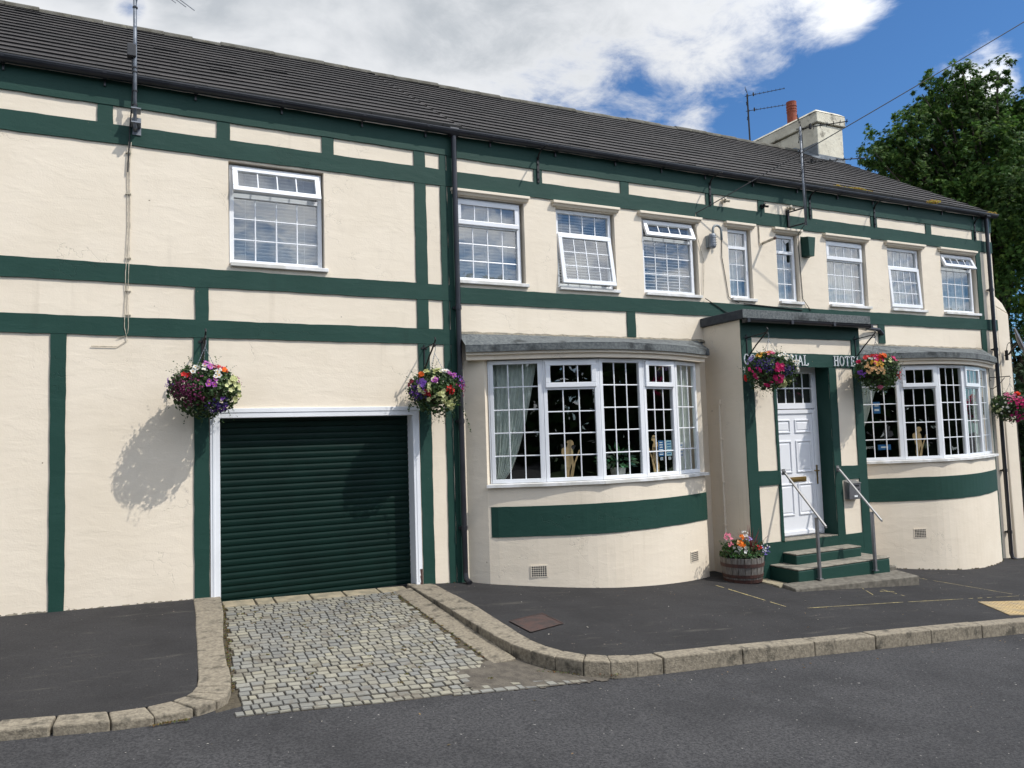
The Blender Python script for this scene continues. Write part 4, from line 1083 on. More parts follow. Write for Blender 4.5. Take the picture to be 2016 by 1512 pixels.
# ------------------------------------------------------------------ aerials
def yagi(tf3, P0, t, L, k, par, mats=(IRON,), el=.075, refl=True, nm='antenna', tilt=0.0, sp=1.0):
    """P0 world start, heading t (deg, 0 = +X, towards -Y), L length"""
    d = Vector((math.cos(R(t)), -math.sin(R(t)), tilt)).normalized(); s_ = Vector((d.y, -d.x, 0)).normalized(); up = s_.cross(d)
    if up.z < 0: up = -up
    P0 = Vector(P0); m = MB(lambda a, b, c_: (a, b, c_))
    m.tube([tuple(P0 - d * .06), tuple(P0 + d * L)], .009, 6)
    for i in range(k):
        p = P0 + d * (.22 + (L - .24) * i / (k - 1)); e = el * (1 - .25 * i / k)
        m.tube([tuple(p - s_ * e), tuple(p + s_ * e)], .005, 5); m.box
        m.tube([tuple(p), tuple(p + up * .03)], .006, 5)
    q = P0 + d * .16; m.tube([tuple(q - s_ * .09), tuple(q + s_ * .09)], .008, 5); m.tube([tuple(q - s_ * .09 + up * .03), tuple(q + s_ * .09 + up * .03)], .008, 5)
    m.tube([tuple(q - up * .03), tuple(q + up * .05)], .022, 6)
    if refl:
        for sg in (1, -1):
            a = P0 + d * .03; b = P0 - d * .04 + up * sg * .24; m.tube([tuple(a), tuple(b)], .006, 5)
            for f in (.35, .6, .85): c_ = a + (b - a) * f; m.tube([tuple(c_ - s_ * .13), tuple(c_ + s_ * .13)], .005, 5)
    return m.build(nm, mats[0], par)


a1 = thing('tv_aerial', 'tall grey aerial pole on the left wing, rising past the gutter out of the frame', 'aerial', TL(-3.93, .16, 5.36), 'rooftop aerials')
m = MB(TL); m.tube([(-3.93, .165, 5.36), (-3.93, .165, 6.3), (-3.935, .165, 7.45)], .019, 12); m.build('pole', GALV, a1, smooth=True)
m = MB(TL); m.box(-3.955, -3.865, 0, .03, 5.34, 5.54); m.box(-3.945, -3.905, .03, .14, 5.38, 5.48)
for z in (5.42, 5.58): m.box(-3.97, -3.87, .03, .20, z, z + .012)
m.build('wall_bracket', GALV, a1)
m = MB(TL); m.box(-4.01, -3.92, .13, .22, 6.17, 6.31); m.build('amplifier', BLACK, a1, bevel=.006)
m = MB(TL)
for z in (5.62, 5.78, 6.0, 6.05, 6.75): m.tube([(-3.93, .165, z), (-3.93, .165, z + .015)], .027, 10)
m.tube([(-3.96, .13, 6.17), (-3.95, .15, 5.9), (-3.965, .12, 5.6), (-3.98, .04, 5.4), (-3.985, .03, 5.2), (-4.0, .03, 4.9)], .007, 6); m.build('lead', CABLED, a1)
m = MB(TL); yy = 6.98
m.tube([(-3.93, .17, 7.12), (-3.60, .50, 6.86)], .012, 6)
for i, f in enumerate((.15, .45, .75, 1.0)):
    x_, n_, z_ = -3.93 + .33 * f, .17 + .33 * f, 7.12 - .26 * f; m.tube([(x_ - .27, n_ + .08, z_ + .10), (x_ + .27, n_ - .08, z_ - .13)], .006, 6)
m.tube([(-3.93, .17, 6.75), (-3.9, .2, 6.9), (-3.82, .26, 6.98)], .006, 6)
m.build('antenna', GALV, a1)

a2 = thing('tv_aerial', 'grey aerial mast on a wall bracket above the alarm box, two antennas pointing right', 'aerial', (10.11, -.3, 5.2), 'rooftop aerials')
m = MB(TR); m.tube([(10.11, .30, 5.20), (10.10, .30, 6.0), (10.105, .30, 6.9)], .019, 10); m.build('pole', GALV, a2, smooth=True)
m = MB(TR); m.box(9.97, 10.01, .0, .05, 5.16, 5.52)
for z in (5.22, 5.48): m.tube([(9.99, .04, z), (10.11, .31, z + .02)], .013, 6)
m.build('wall_bracket', IRON, a2)
yagi(None, (10.105, -.30, 6.87), 46, .75, 6, a2, refl=True, el=.12); yagi(None, (10.10, -.30, 6.28), 33, 1.05, 8, a2, el=.08)
m = MB(TR); m.tube([(10.12, .30, 6.8), (10.05, .31, 6.7), (10.03, .31, 6.78), (10.09, .31, 6.84)], .004, 5); m.tube([(10.13, .31, 6.8), (10.13, .32, 5.6), (10.10, .32, 5.25), (10.13, .1, 5.1), (10.22, .01, 4.9), (10.25, .01, 4.0), (10.4, .03, 3.8)], .006, 6); m.build('lead', CABLED, a2)
a3 = thing('tv_aerial', 'dark mast behind the ridge left of the chimney with two antennas', 'aerial', (14.62, 5.5, 8.4), 'rooftop aerials')
m = MB(TR); m.tube([(14.62, -5.5, 8.3), (14.60, -5.5, 10.72)], .022, 8); m.box(14.5, 14.74, -5.53, -5.47, 9.22, 9.27); m.build('pole', IRON, a3)
yagi(None, (14.6, 5.5, 10.68), 46, .95, 8, a3, tilt=.03); yagi(None, (14.605, 5.5, 10.27), 45, .98, 9, a3)

# telephone wire up from the wall to a distant pole, and slack leads
tw = thing('telephone_wire', 'thin black telephone wire from the wall over the roof to upper right', 'wire', (8.0, 0, 5.27))
P0, P1 = Vector((8.0, -.02, 5.27)), Vector((20.4, -6.8, 13.25)); m = MB(lambda a, b, c_: (a, b, c_)); pts = []
for i in range(25):
    t = i / 24; p = P0.lerp(P1, t); p.z -= .28 * 4 * t * (1 - t) * .55; pts.append(tuple(p))
m.tube(pts, .0075, 6); m.build('wire', CABLED, tw)
m = MB(TR); m.tube([(8.0, .02, 5.27), (7.98, .02, 5.0), (8.12, .02, 4.5), (8.08, .02, 4.0), (8.05, .02, 3.9)], .005, 5); m.build('lead', CABLE, tw)
# twin cables on the left wing
cb = thing('wall_cables', 'pair of thin cables clipped down the left wing wall below the aerial pole', 'cable', TL(-4.0, .02, 2.9))
m = MB(TL)
m.tube([(-3.99, .026, 5.25), (-4.005, .012, 5.0), (-4.0, .012, 4.3), (-4.01, .02, 3.9), (-4.02, .026, 3.75), (-4.02, .012, 3.5), (-4.03, .026, 3.15), (-4.0, .014, 3.0), (-4.1, .014, 2.93), (-4.35, .014, 2.93)], .0042, 6)
m.tube([(-3.965, .026, 5.25), (-3.98, .012, 5.0), (-3.975, .012, 4.3), (-3.985, .02, 3.9), (-3.99, .026, 3.75), (-3.995, .012, 3.5), (-3.99, .026, 3.15), (-4.0, .014, 3.06), (-4.1, .014, 3.02)], .0038, 6)
m.build('cable', CABLE, cb)
m = MB(TL)
for z in (5.12, 4.65, 3.92, 3.55, 3.28): m.box(-4.02, -3.965, .0, .022, z, z + .012)
m.build('clip', CABLE, cb)
m = MB(TR); m.tube([(8.52, .01, 4.9), (8.50, .012, 4.6), (8.55, .012, 4.3), (8.6, .012, 3.95), (8.8, .03, 3.86)], .006, 5); m.tube([(8.1, .03, 3.9), (8.5, .03, 3.7), (8.8, .03, 3.64)], .007, 5); m.tube([(8.9, .03, 3.85), (9.5, .03, 3.83), (10.2, .03, 3.8)], .008, 5)
o = m.build('slack_cables', CABLED); tag(o, 'slack dark cables looping over the green band above the porch roof', 'cable'); recentre(o)


# ------------------------------------------------------------------ brackets
def arm_bracket(tf, x, zt, reach, lab, n0=0.0, drop=.28, grp='hanging basket brackets'):
    b = thing('basket_bracket', lab, 'bracket', tf(x, n0, zt - drop), grp)
    m = MB(tf); m.box(x - .008, x + .008, n0 + .016, n0 + .026, zt - drop - .06, zt + .05); m.box(x - .04, x + .04, n0 + .016, n0 + .024, zt - .005, zt + .02); m.build('back_bar', IRON, b)
    m = MB(tf); m.tube([(x, n0 + .02, zt), (x, n0 + reach, zt + .03)], .008, 6)
    m.tube([(x, n0 + .02, zt - drop), (x, n0 + reach * .5, zt - drop * .42), (x, n0 + reach, zt + .03)], .011, 6)
    m.tube([(x, n0 + reach, zt + .03), (x, n0 + reach + .03, zt + .07), (x, n0 + reach + .01, zt + .10)], .010, 6)
    m.tube([(x, n0 + reach, zt + .03), (x, n0 + reach + .02, zt + .0), (x, n0 + reach + .0, zt - .02)], .008, 6); m.build('arm', IRON, b)
arm_bracket(TL, -3.23, 3.0, .40, 'black iron bracket on the post left of the garage door'); arm_bracket(TL, -.52, 2.99, .40, 'black iron bracket on the post right of the garage door')
arm_bracket(TR, 8.15, 3.16, .43, 'black iron bracket at the left corner of the porch front', PN, .30); arm_bracket(TR, 10.46, 3.20, .38, 'black iron bracket at the right corner of the porch front', PN, .30)
b = thing('basket_bracket', 'scrolled black iron bracket on the green post by the right downpipe', 'bracket', (15.12, 0, 2.6), 'hanging basket brackets')
m = MB(TR); m.box(15.11, 15.13, .016, .026, 2.40, 2.72); m.tube([(15.12, .02, 2.66), (15.12, .46, 2.66), (15.12, .47, 2.62)], .008, 6); m.build('back_bar', IRON, b)
m = MB(TR); m.tube([(15.12, .02, 2.45), (15.12, .12, 2.44), (15.12, .25, 2.52), (15.12, .36, 2.64)], .007, 6); m.tube([(15.12, .05 + .04 * (1 - t / 9) * math.cos(t), 2.60 + .04 * (1 - t / 9) * math.sin(t)) for t in [i * .6 for i in range(14)]], .006, 5); m.build('arm', IRON, b)
for X, lab in ((5.16, 'curved black lamp bracket under the gutter, first right of the middle downpipe'), (8.31, 'curved black lamp bracket under the gutter where the wire meets the wall'),
               (10.53, 'curved black lamp bracket just right of the aerial mast'), (12.16, 'curved black lamp bracket above the gap between two right-hand windows'), (15.07, 'curved black lamp bracket nearest the right end of the gutter')):
    b = thing('lamp_bracket', lab, 'bracket', (X, 0, 5.45), 'curved brackets under the gutter')
    m = MB(TR); m.box(X - .018, X + .018, .017, .034, 5.43, 5.80)
    for z in (5.47, 5.58, 5.69): m.box(X - .007, X + .007, .034, .044, z, z + .02)
    m.build('back_bar', IRON, b)
    m = MB(TR); m.tube([(X, .03, 5.76), (X, .06, 5.83), (X, .13, 5.87), (X, .28, 5.885), (X, .34, 5.87)], [.014, .013, .012, .010, .009], 8); m.build('arm', IRON, b, smooth=True)
for X, z, lab, mt in ((8.58, 5.53, 'small cream twin floodlight bracket on the upper cream panel', CABLE), (9.42, 5.53, 'small black camera fixed to a green stub post', IRON), (10.02, 5.55, 'small cream fitting just left of the aerial mast', CABLE)):
    m = MB(TR); m.box(X - .03, X + .03, 0.016, .05, z - .03, z + .03); m.tube([(X, .05, z), (X - .03, .12, z + .02)], .018, 8); m.tube([(X + .02, .05, z), (X + .06, .11, z - .02)], .018, 8)
    o = m.build('wall_fitting', mt); tag(o, lab, 'fitting'); recentre(o)


# ------------------------------------------------------------------ foliage helpers
def rnd_unit(r):
    while True:
        v = Vector((r.uniform(-1, 1), r.uniform(-1, 1), r.uniform(-1, 1)))
        if .05 < v.length < 1: return v.normalized()
IDT = lambda a, b, c_: (a, b, c_)


def leaf_quad(m, p, nrm, size, col, r, asp=.6):
    a = rnd_unit(r); t = (a - nrm * a.dot(nrm)).normalized(); b = nrm.cross(t)
    i = len(m.v); q = (p - t * size * .5, p + b * size * asp * .5 + nrm * size * .1, p + t * size * .5 - nrm * size * .08, p - b * size * asp * .5 + nrm * size * .1)
    m.v += [tuple(x) for x in q]; m.f.append([i, i + 1, i + 2, i + 3]); m.c.append(col); m.m.append(0)
def flower(m, p, nrm, size, col, r, k=5, centre=None):
    a = rnd_unit(r); t = (a - nrm * a.dot(nrm)).normalized(); b = nrm.cross(t); n_ = 2 * k; i = len(m.v)
    m.v.append(tuple(p - nrm * size * .12))
    for j in range(n_):
        an = 2 * math.pi * j / n_; rr = size * (.5 if j % 2 == 0 else .36); m.v.append(tuple(p + (t * math.cos(an) + b * math.sin(an)) * rr + nrm * size * .12 * (1 if j % 2 == 0 else .4)))
    for j in range(n_):
        kk = r.uniform(.85, 1.1); m.f.append([i, i + 1 + j, i + 1 + (j + 1) % n_]); m.c.append(tuple(min(1, x * kk) for x in col)); m.m.append(0)
    if centre:
        i = len(m.v); q = p + nrm * size * .02
        for j in range(5): an = 2 * math.pi * j / 5; m.v.append(tuple(q + (t * math.cos(an) + b * math.sin(an)) * size * .13 + nrm * size * .05))
        m.f.append([i + j for j in range(5)]); m.c.append(centre); m.m.append(0)
WH, CR, PK, HP, RD, OR, YE, PU, LI, DB, PE, MA = (.80, .80, .76), (.66, .68, .34), (.75, .22, .36), (.62, .02, .16), (.55, .015, .012), (.80, .16, .012), (.72, .40, .04), (.22, .07, .42), (.50, .12, .52), (.035, .02, .13), (.85, .52, .25), (.13, .012, .06)
GLEAF = [(.030, .075, .014), (.045, .10, .022), (.025, .055, .013), (.075, .135, .03), (.055, .10, .035), (.018, .045, .012)]


def hanging_basket(tf, x, n, ztip, cz, rad, h, seed, lab, patches, trail=None, nl=2600):
    """patches: (direction (dx, dn, dz) in basket space, spread, colour, count, size)"""
    r = random.Random(seed); base = Vector(tf(x, n, cz)); ex = Vector(tf(x + 1, n, cz)) - base; en = Vector(tf(x, n + 1, cz)) - base; ez = Vector((0, 0, 1))
    B = thing('hanging_basket', lab, 'hanging basket', tuple(base - ez * h * .8), 'hanging baskets of flowers')
    m = MB(tf); tp = (x, n, ztip - .10)
    for k in range(3):
        a = 2 * math.pi * k / 3 + .5; e = (x + .19 * math.cos(a), n + .19 * math.sin(a), cz + h * .25); N = 14
        for i in range(N):
            f = i / N; g = (i + .75) / N; pa = [tp[q] + (e[q] - tp[q]) * f for q in range(3)]; pb_ = [tp[q] + (e[q] - tp[q]) * g for q in range(3)]; m.tube([tuple(pa), tuple(pb_)], .0042, 4)
    m.tube([(x, n, ztip), (x + .012, n, ztip - .03), (x + .012, n, ztip - .06), (x, n, ztip - .10)], .004, 5)
    m.build('chain', GALV, B)
    m = MB(tf); m.lathe([(.0, cz - .20), (.08, cz - .19), (.15, cz - .13), (.19, cz - .03), (.20, cz + .03), (.19, cz + .02), (.0, cz + .02)], (x, n), 16); m.build('basket', SOIL, B)
    fm = MB(IDT)
    lumps = [(rnd_unit(r), r.uniform(.88, 1.14)) for _ in range(14)]
    def radius(d):
        k = 1.0
        for l, s_ in lumps: k += max(0, d.dot(l) - .72) * (s_ - 1) * 2.4
        return k
    tc_ = Vector((cam.location.x - base.x, cam.location.y - base.y, 0)).normalized() if cam.location.length else Vector((0, -1, 0))
    rt_ = Vector((-tc_.y, tc_.x, 0))
    def turn(dx, dn, dz_):
        wv = rt_ * dx + tc_ * dn; return wv.dot(ex), wv.dot(en), dz_
    def P(dx, dn, dz_, f=1.0):
        d = Vector((dx, dn, dz_)).normalized(); k = radius(d) * f; vz = h * (.95 if dz_ > 0 else 1.08)
        return base + (ex * d.x * rad + en * d.y * rad * .88 + ez * d.z * vz) * k, (ex * d.x + en * d.y + ez * d.z).normalized()
    for i in range(nl):
        d = rnd_unit(r); f = r.uniform(.55, 1.0) ** .5 * r.uniform(.9, 1.04)
        if d.z < -.3 and r.random() < .35: continue
        p, nn_ = P(d.x, d.y, d.z, f); nr = (nn_ + rnd_unit(r) * .8).normalized(); c0 = r.choice(GLEAF); k = r.uniform(.6, 1.35)
        leaf_quad(fm, p, nr, r.uniform(.026, .062), tuple(v * k for v in c0), r, r.uniform(.45, .9))
    # wispy sprigs breaking the outline
    for i in range(75):
        d = rnd_unit(r); p, nn_ = P(d.x, d.y, d.z, 1.0); dirn = (nn_ + rnd_unit(r) * .5 - ez * (.6 if d.z < 0 else -.1)).normalized(); L = r.uniform(.04, .13)
        for j in range(7):
            q = p + dirn * L * j / 6 + rnd_unit(r) * .007; c0 = r.choice(GLEAF); leaf_quad(fm, q, rnd_unit(r), r.uniform(.012, .024), c0, r)
    if trail:
        for (dx, dn, dz_, L) in trail:
            p, nn_ = P(*turn(dx, dn, dz_), 1.0); q = p.copy(); v = rt_ * .55 * (1 if dx > 0 else -1) + ez * -.8
            for j in range(34):
                q = q + v.normalized() * L / 34 + rnd_unit(r) * .004; v = v + ez * -.03
                leaf_quad(fm, q + rnd_unit(r) * .012 * (1.6 - j / 34), rnd_unit(r), r.uniform(.018, .030), r.choice(GLEAF), r, .9)
    fm.build('foliage', LEAF, B, recalc=False)
    pm = MB(IDT)
    for (dx, dn, dz_, spd, col, cnt, sz) in patches:
        c0 = Vector(turn(dx, dn, dz_)).normalized()
        for i in range(cnt):
            d = (c0 + rnd_unit(r) * spd * r.random() ** .5).normalized(); p, nn_ = P(d.x, d.y, d.z, r.uniform(.98, 1.07)); nr = (nn_ + rnd_unit(r) * .45).normalized(); kk = r.uniform(.8, 1.15)
            flower(pm, p, nr, sz * r.uniform(.9, 1.45), tuple(min(.9, v * kk) for v in col), r, 5, centre=(YE if col in (WH, LI) else None))
    pm.build('flowers', PETAL, B, recalc=False)
    return B


Z = 0
hanging_basket(TL, -3.235, .40, 3.0, 2.43, .375, .30, 21, 'large flower basket left of the garage door with maroon and purple trailing side', [
    (-.15, .8, .9, .30, WH, 11, .05), (.1, .7, 1, .3, LI, 6, .055), (.35, .5, 1, .3, PK, 16, .04), (.45, .5, .8, .2, RD, 12, .035), (.55, .6, .7, .15, OR, 3, .045), (.35, .8, .55, .25, WH, 7, .055), (-.45, .8, .5, .1, RD, 3, .05),
    (.2, 1, .2, .15, LI, 7, .05), (.75, .7, .25, .35, CR, 18, .055), (.85, .5, -.3, .3, CR, 7, .055), (.4, .8, -.7, .35, DB, 60, .025), (.4, .8, -.7, .35, PU, 16, .028), (-.5, .8, -.15, .55, MA, 170, .022), (-.4, .8, .1, .5, (.30, .05, .16), 40, .018), (-.9, .2, .2, .4, PU, 26, .02), (.9, .1, .4, .3, (.4, .1, .2), 18, .02)], nl=3000)
hanging_basket(TL, -.525, .40, 2.99, 2.43, .355, .285, 22, 'flower basket right of the garage door with cream petunias and a long ivy trail', [
    (-.55, .7, .75, .10, OR, 7, .055), (-.3, .7, .9, .15, CR, 5, .05), (.1, .7, 1, .25, CR, 8, .05), (.45, .6, .9, .15, WH, 6, .05), (.6, .6, .65, .18, LI, 14, .045), (.05, 1, .35, .12, LI, 8, .05), (-.45, .9, .25, .25, (.30, .14, .55), 18, .045),
    (0, 1, -.1, .6, CR, 20, .050), (.55, .7, -.6, .3, CR, 16, .055), (-.6, .8, -.15, .4, DB, 55, .025), (-.6, .8, -.1, .4, PU, 22, .028), (.5, .8, -.1, .2, RD, 10, .04), (-.2, 1, -.2, .15, (.3, .01, .02), 8, .045), (.9, .4, .3, .45, PU, 60, .018), (.85, .3, .1, .5, (.32, .02, .1), 30, .025), (-.9, .4, .4, .3, (.35, .04, .08), 14, .035)],
    trail=[(.8, .4, -.5, .42), (-.8, .4, -.5, .12)], nl=2600)
hanging_basket(TR, 8.18, 1.25, 3.19, 2.64, .39, .285, 23, 'flower basket at the left corner of the porch, hot pink petunias cascading', [
    (.35, .8, .0, .22, HP, 22, .06), (.3, .8, -.5, .25, HP, 14, .055), (-.5, .9, -.1, .35, HP, 9, .05), (-.1, .9, -.9, .1, HP, 4, .065), (.15, .6, 1, .25, PK, 16, .045), (-.35, .6, .8, .25, YE, 8, .045), (0, .6, .9, .2, (.8, .3, .05), 6, .04),
    (-.75, .5, .6, .3, (.4, .33, .62), 18, .04), (-.1, 1, .2, .45, DB, 70, .025), (.7, .7, -.1, .3, DB, 50, .026), (.65, .6, .6, .35, WH, 12, .045), (.95, .3, .2, .4, WH, 14, .045), (.6, .6, -.75, .3, CR, 12, .05), (-.95, .4, -.4, .15, RD, 7, .05), (-.9, .3, .1, .3, WH, 9, .028)], nl=2600)
hanging_basket(TR, 10.48, 1.20, 3.22, 2.64, .36, .29, 24, 'flower basket at the right corner of the porch, red begonias on top and apricot blooms', [
    (.0, .7, 1, .55, RD, 18, .05), (.35, .6, .9, .15, OR, 8, .065), (-.3, .6, .9, .3, (.75, .05, .05), 10, .05), (-.75, .6, .6, .12, (.70, .03, .12), 6, .06), (.1, .8, .75, .4, HP, 9, .045), (.75, .4, .6, .2, HP, 9, .05), (-.3, 1, .25, .35, PE, 10, .045),
    (.15, 1, .1, .4, PE, 12, .045), (.1, .9, .4, .3, YE, 16, .04), (-.55, .8, -.1, .2, PU, 20, .032), (-.2, .7, .7, .3, WH, 8, .035), (.6, .6, .4, .3, CR, 10, .035), (.9, .3, -.2, .3, (.5, .04, .05), 14, .03), (.2, .7, -1, .15, PK, 4, .06)], trail=[(.15, .5, -.9, .12)], nl=2600)
hanging_basket(TR, 15.12, .45, 2.62, 2.08, .41, .29, 25, 'flower basket by the right downpipe at the end of the hotel, red bloom on top', [
    (.35, .6, 1, .1, (.85, .06, .02), 9, .075), (.0, .6, .9, .3, PK, 8, .05), (.3, .9, .3, .5, HP, 22, .045), (.6, .6, .1, .5, (.4, .01, .1), 26, .045), (.3, .7, -.7, .4, (.35, .01, .12), 16, .05), (-.2, .9, .0, .4, WH, 9, .035), (-.6, .7, -.2, .3, CR, 5, .045), (.9, .4, .2, .3, YE, 10, .035), (.2, .8, .6, .5, PK, 12, .04)], nl=2400)

# ------------------------------------------------------------------ barrel planter
bx, bn = 7.88, .80; bz = zp(bx, bn)
bp = thing('barrel_planter', 'half barrel planter with rusty hoops full of flowers beside the porch', 'planter', (bx, -bn, bz))
m = MB(TR); K = 20
for k in range(K):
    a0, a1_ = 2 * math.pi * k / K + .012, 2 * math.pi * (k + 1) / K - .012
    for (r0, z0), (r1, z1) in zip([(.262, 0), (.285, .10), (.303, .22), (.310, .35)][:-1], [(.262, 0), (.285, .10), (.303, .22), (.310, .35)][1:]):
        def pp(r_, a, z): return (bx + r_ * math.cos(a), bn + r_ * math.sin(a), bz + z)
        m.hexa([pp(r0 - .022, a0, z0), pp(r0, a0, z0), pp(r0, a1_, z0), pp(r0 - .022, a1_, z0)], [pp(r1 - .022, a0, z1), pp(r1, a0, z1), pp(r1, a1_, z1), pp(r1 - .022, a1_, z1)])
m.build('staves', OAK, bp)
for z0, z1, ra, rb in ((.0, .05, .267, .279), (.075, .12, .285, .293), (.225, .275, .308, .312)):
    m = MB(TR); m.lathe([(ra, bz + z0), (rb, bz + z1), (rb - .004, bz + z1), (ra - .004, bz + z0), (ra, bz + z0)], (bx, bn), 32); m.build('hoop', RUST, bp)
m = MB(TR); m.lathe([(.0, bz + .31), (.29, bz + .30)], (bx, bn), 20); m.build('soil', SOIL, bp)
r = random.Random(5); fm = MB(IDT); c0 = Vector((bx, -bn, bz + .36))
for i in range(1900):
    d = rnd_unit(r); d.z = abs(d.z); f = r.uniform(.3, 1) ** .5; p = c0 + Vector((d.x * .33, d.y * .30, d.z * .23)) * f; leaf_quad(fm, p, (d + rnd_unit(r) * .7).normalized(), r.uniform(.025, .055), tuple(v * r.uniform(.8, 1.6) for v in r.choice(GLEAF)), r, .8)
for i in range(14):
    a = r.uniform(0, 6.28); p = c0 + Vector((.22 * math.cos(a), .22 * math.sin(a), .1))
    for j in range(12): leaf_quad(fm, p + Vector((math.cos(a) * .008 * j, math.sin(a) * .008 * j, .010 * j)) + rnd_unit(r) * .02, rnd_unit(r), .03, r.choice(GLEAF), r)
fm.build('foliage', LEAF, bp, recalc=False)
pm = MB(IDT)
cr_, fw_ = Vector(CAM_RIGHT), -Vector((CAM_FWD[0], CAM_FWD[1], 0)).normalized()
for (sx, sz, col, cnt, spd, sz_) in ((-.24, .30, (.80, .26, .36), 22, .05, .035), (-.22, .20, (.75, .2, .3), 9, .035, .03), (-.06, .20, (.85, .22, .01), 16, .035, .045), (-.05, .30, (.85, .20, .01), 6, .025, .04), (.0, .33, WH, 14, .04, .03), (.05, .26, (.42, .32, .7), 9, .03, .03),
                                     (-.14, .12, WH, 7, .05, .05), (-.05, .10, WH, 9, .06, .05), (.02, .14, WH, 4, .03, .05), (.2, .14, RD, 6, .03, .04), (.27, .13, WH, 18, .06, .02), (.29, .09, (.25, .18, .6), 24, .06, .018), (-.1, .22, PE, 4, .02, .04)):
    for i in range(cnt):
        p = c0 + Vector((cr_.x, cr_.y, 0)) * sx + fw_ * r.uniform(.14, .27) + Vector((0, 0, sz + .0)) + rnd_unit(r) * spd; flower(pm, p, (fw_ + Vector((0, 0, .6)) + rnd_unit(r) * .5).normalized(), sz_ * r.uniform(.8, 1.2), col, r)
pm.build('flowers', PETAL, bp, recalc=False)
cm = MB(IDT); cc = c0 + Vector((cr_.x, cr_.y, 0)) * .11 + fw_ * .10
for i in range(46):
    d = rnd_unit(r); d.z = abs(d.z) * 1.5 + .6; d.normalize(); L = r.uniform(.34, .58); pts = []; sd_ = d.cross(Vector((0, 0, 1))).normalized() * .011
    prev = None
    for j in range(5):
        t = j / 4; p = cc + d * L * t - Vector((0, 0, .10 * t * t)); w_ = sd_ * (1 - t * .9); cur_ = (p - w_, p + w_)
        if prev:
            b0 = len(cm.v); cm.v += [tuple(prev[0]), tuple(prev[1]), tuple(cur_[1]), tuple(cur_[0])]; cm.f.append([b0, b0 + 1, b0 + 2, b0 + 3]); cm.c.append((.20, .035, .045)); cm.m.append(0)
        prev = cur_
cm.build('spiky_leaves', LEAF, bp, recalc=False)

# ------------------------------------------------------------------ blinds and curtains
def blind(tf, x0, x1, z0, z1, n, lab, tilt=.35, pitch=.042):
    b = thing('window_blind', lab, 'blind', tf((x0 + x1) / 2, n, z0), 'slatted blinds upstairs'); m = MB(tf); z = z0 + .02
    while z < z1:
        m.hexa([(x0, n - .020, z - tilt * .02), (x1, n - .020, z - tilt * .02), (x1, n + .020, z + tilt * .02), (x0, n + .020, z + tilt * .02)], [(x0, n - .020, z - tilt * .02 + .002), (x1, n - .020, z - tilt * .02 + .002), (x1, n + .020, z + tilt * .02 + .002), (x0, n + .020, z + tilt * .02 + .002)]); z += pitch
    m.build('slats', BLIND, b)
    m = MB(tf)
    for f in (.15, .5, .85): xx = x0 + (x1 - x0) * f; m.tube([(xx, n + .021, z0), (xx, n + .021, z1)], .002, 4)
    m.build('cords', BLIND, b)
blind(TL, -2.87, -1.86, 3.99, 5.13, -.20, 'white slatted blind behind the window over the garage', .75)
blind(TR, 3.92, 4.84, 3.97, 5.07, -.19, 'white slatted blind in the first window right of the middle downpipe', 1.0)
blind(TR, 5.49, 6.38, 3.97, 5.07, -.19, 'white slatted blind behind the window with its lower sash pushed open', .4)
blind(TR, 7.01, 7.93, 3.97, 5.07, -.19, 'white slatted blind in the third window from the middle downpipe, slats open', -.5, .046)


def drape(tf, f_left, f_right, z0, z1, n, amp, k, lab, material, grp, nm='curtain', rows=10, per=.09):
    """pleated cloth between two edge curves x(z)"""
    m = MB(tf); N = k; idx = {}
    for j in range(rows + 1):
        z = z0 + (z1 - z0) * j / rows; a, b = f_left(z), f_right(z)
        for i in range(N + 1):
            t = i / N; x_ = a + (b - a) * t; idx[i, j] = m.pt(x_, n + amp * math.sin(t * (f_right(z1) - f_left(z1)) / per * 6.283) + amp * .4 * math.sin(t * 37 + z * 3), z)
    for j in range(rows):
        for i in range(N): m.f.append([idx[i, j], idx[i + 1, j], idx[i + 1, j + 1], idx[i, j + 1]]); m.c.append(None); m.m.append(0)
    o = m.build(nm, material, smooth=True, recalc=False); tag(o, lab, 'curtain', grp); recentre(o); return o
for (a, b, ze, lab) in ((8.69, 9.1, 3.97, 'patterned net curtain in the narrow window beside the swan-neck lamp'), (9.75, 10.15, 3.97, 'plain net curtain in the narrow window left of the alarm box'), (10.94, 11.82, 3.97, 'net curtain in the wide window right of the alarm box'),
                        (12.52, 13.35, 3.97, 'net curtain in the second window from the right end'), (14.03, 14.96, 3.97, 'net curtain in the last window at the right end')):
    drape(TR, lambda z, a=a: a, lambda z, b=b: b, ze, 5.08, -.20, .012, 90, lab, NET, 'net curtains upstairs', per=.06)
t0_, L0 = frame2(C1[0], C1[1]); drape(t0_, lambda z: .03, lambda z: .15 + .50 * max(0, (z - 1.2) / 1.6) ** .6, 1.2, 2.78, -.14, .02, 60, 'tied back sage curtain at the left end of the left bow window', CURTAIN, 'bow window curtains', per=.07)
t4, L4 = frame2(C1[4], C1[5]); drape(t4, lambda z: .10, lambda z: L4 - .02, 1.2, 2.78, -.14, .02, 60, 'sage curtain at the right end of the left bow window', CURTAIN, 'bow window curtains', per=.08)
t0b, L0b = frame2(C2[0], C2[1]); drape(t0b, lambda z: .0, lambda z: .08 + .45 * max(0, (z - 1.6) / 1.2) ** .8, 1.55, 2.78, -.14, .02, 60, 'sage curtain at the left end of the right bow window, behind the porch basket', CURTAIN, 'bow window curtains', per=.08)
t4b, L4b = frame2(C2[4], C2[5]); drape(t4b, lambda z: .05, lambda z: L4b - .02, 1.2, 2.78, -.14, .02, 60, 'sage curtain at the right end of the right bow window', CURTAIN, 'bow window curtains', per=.08)

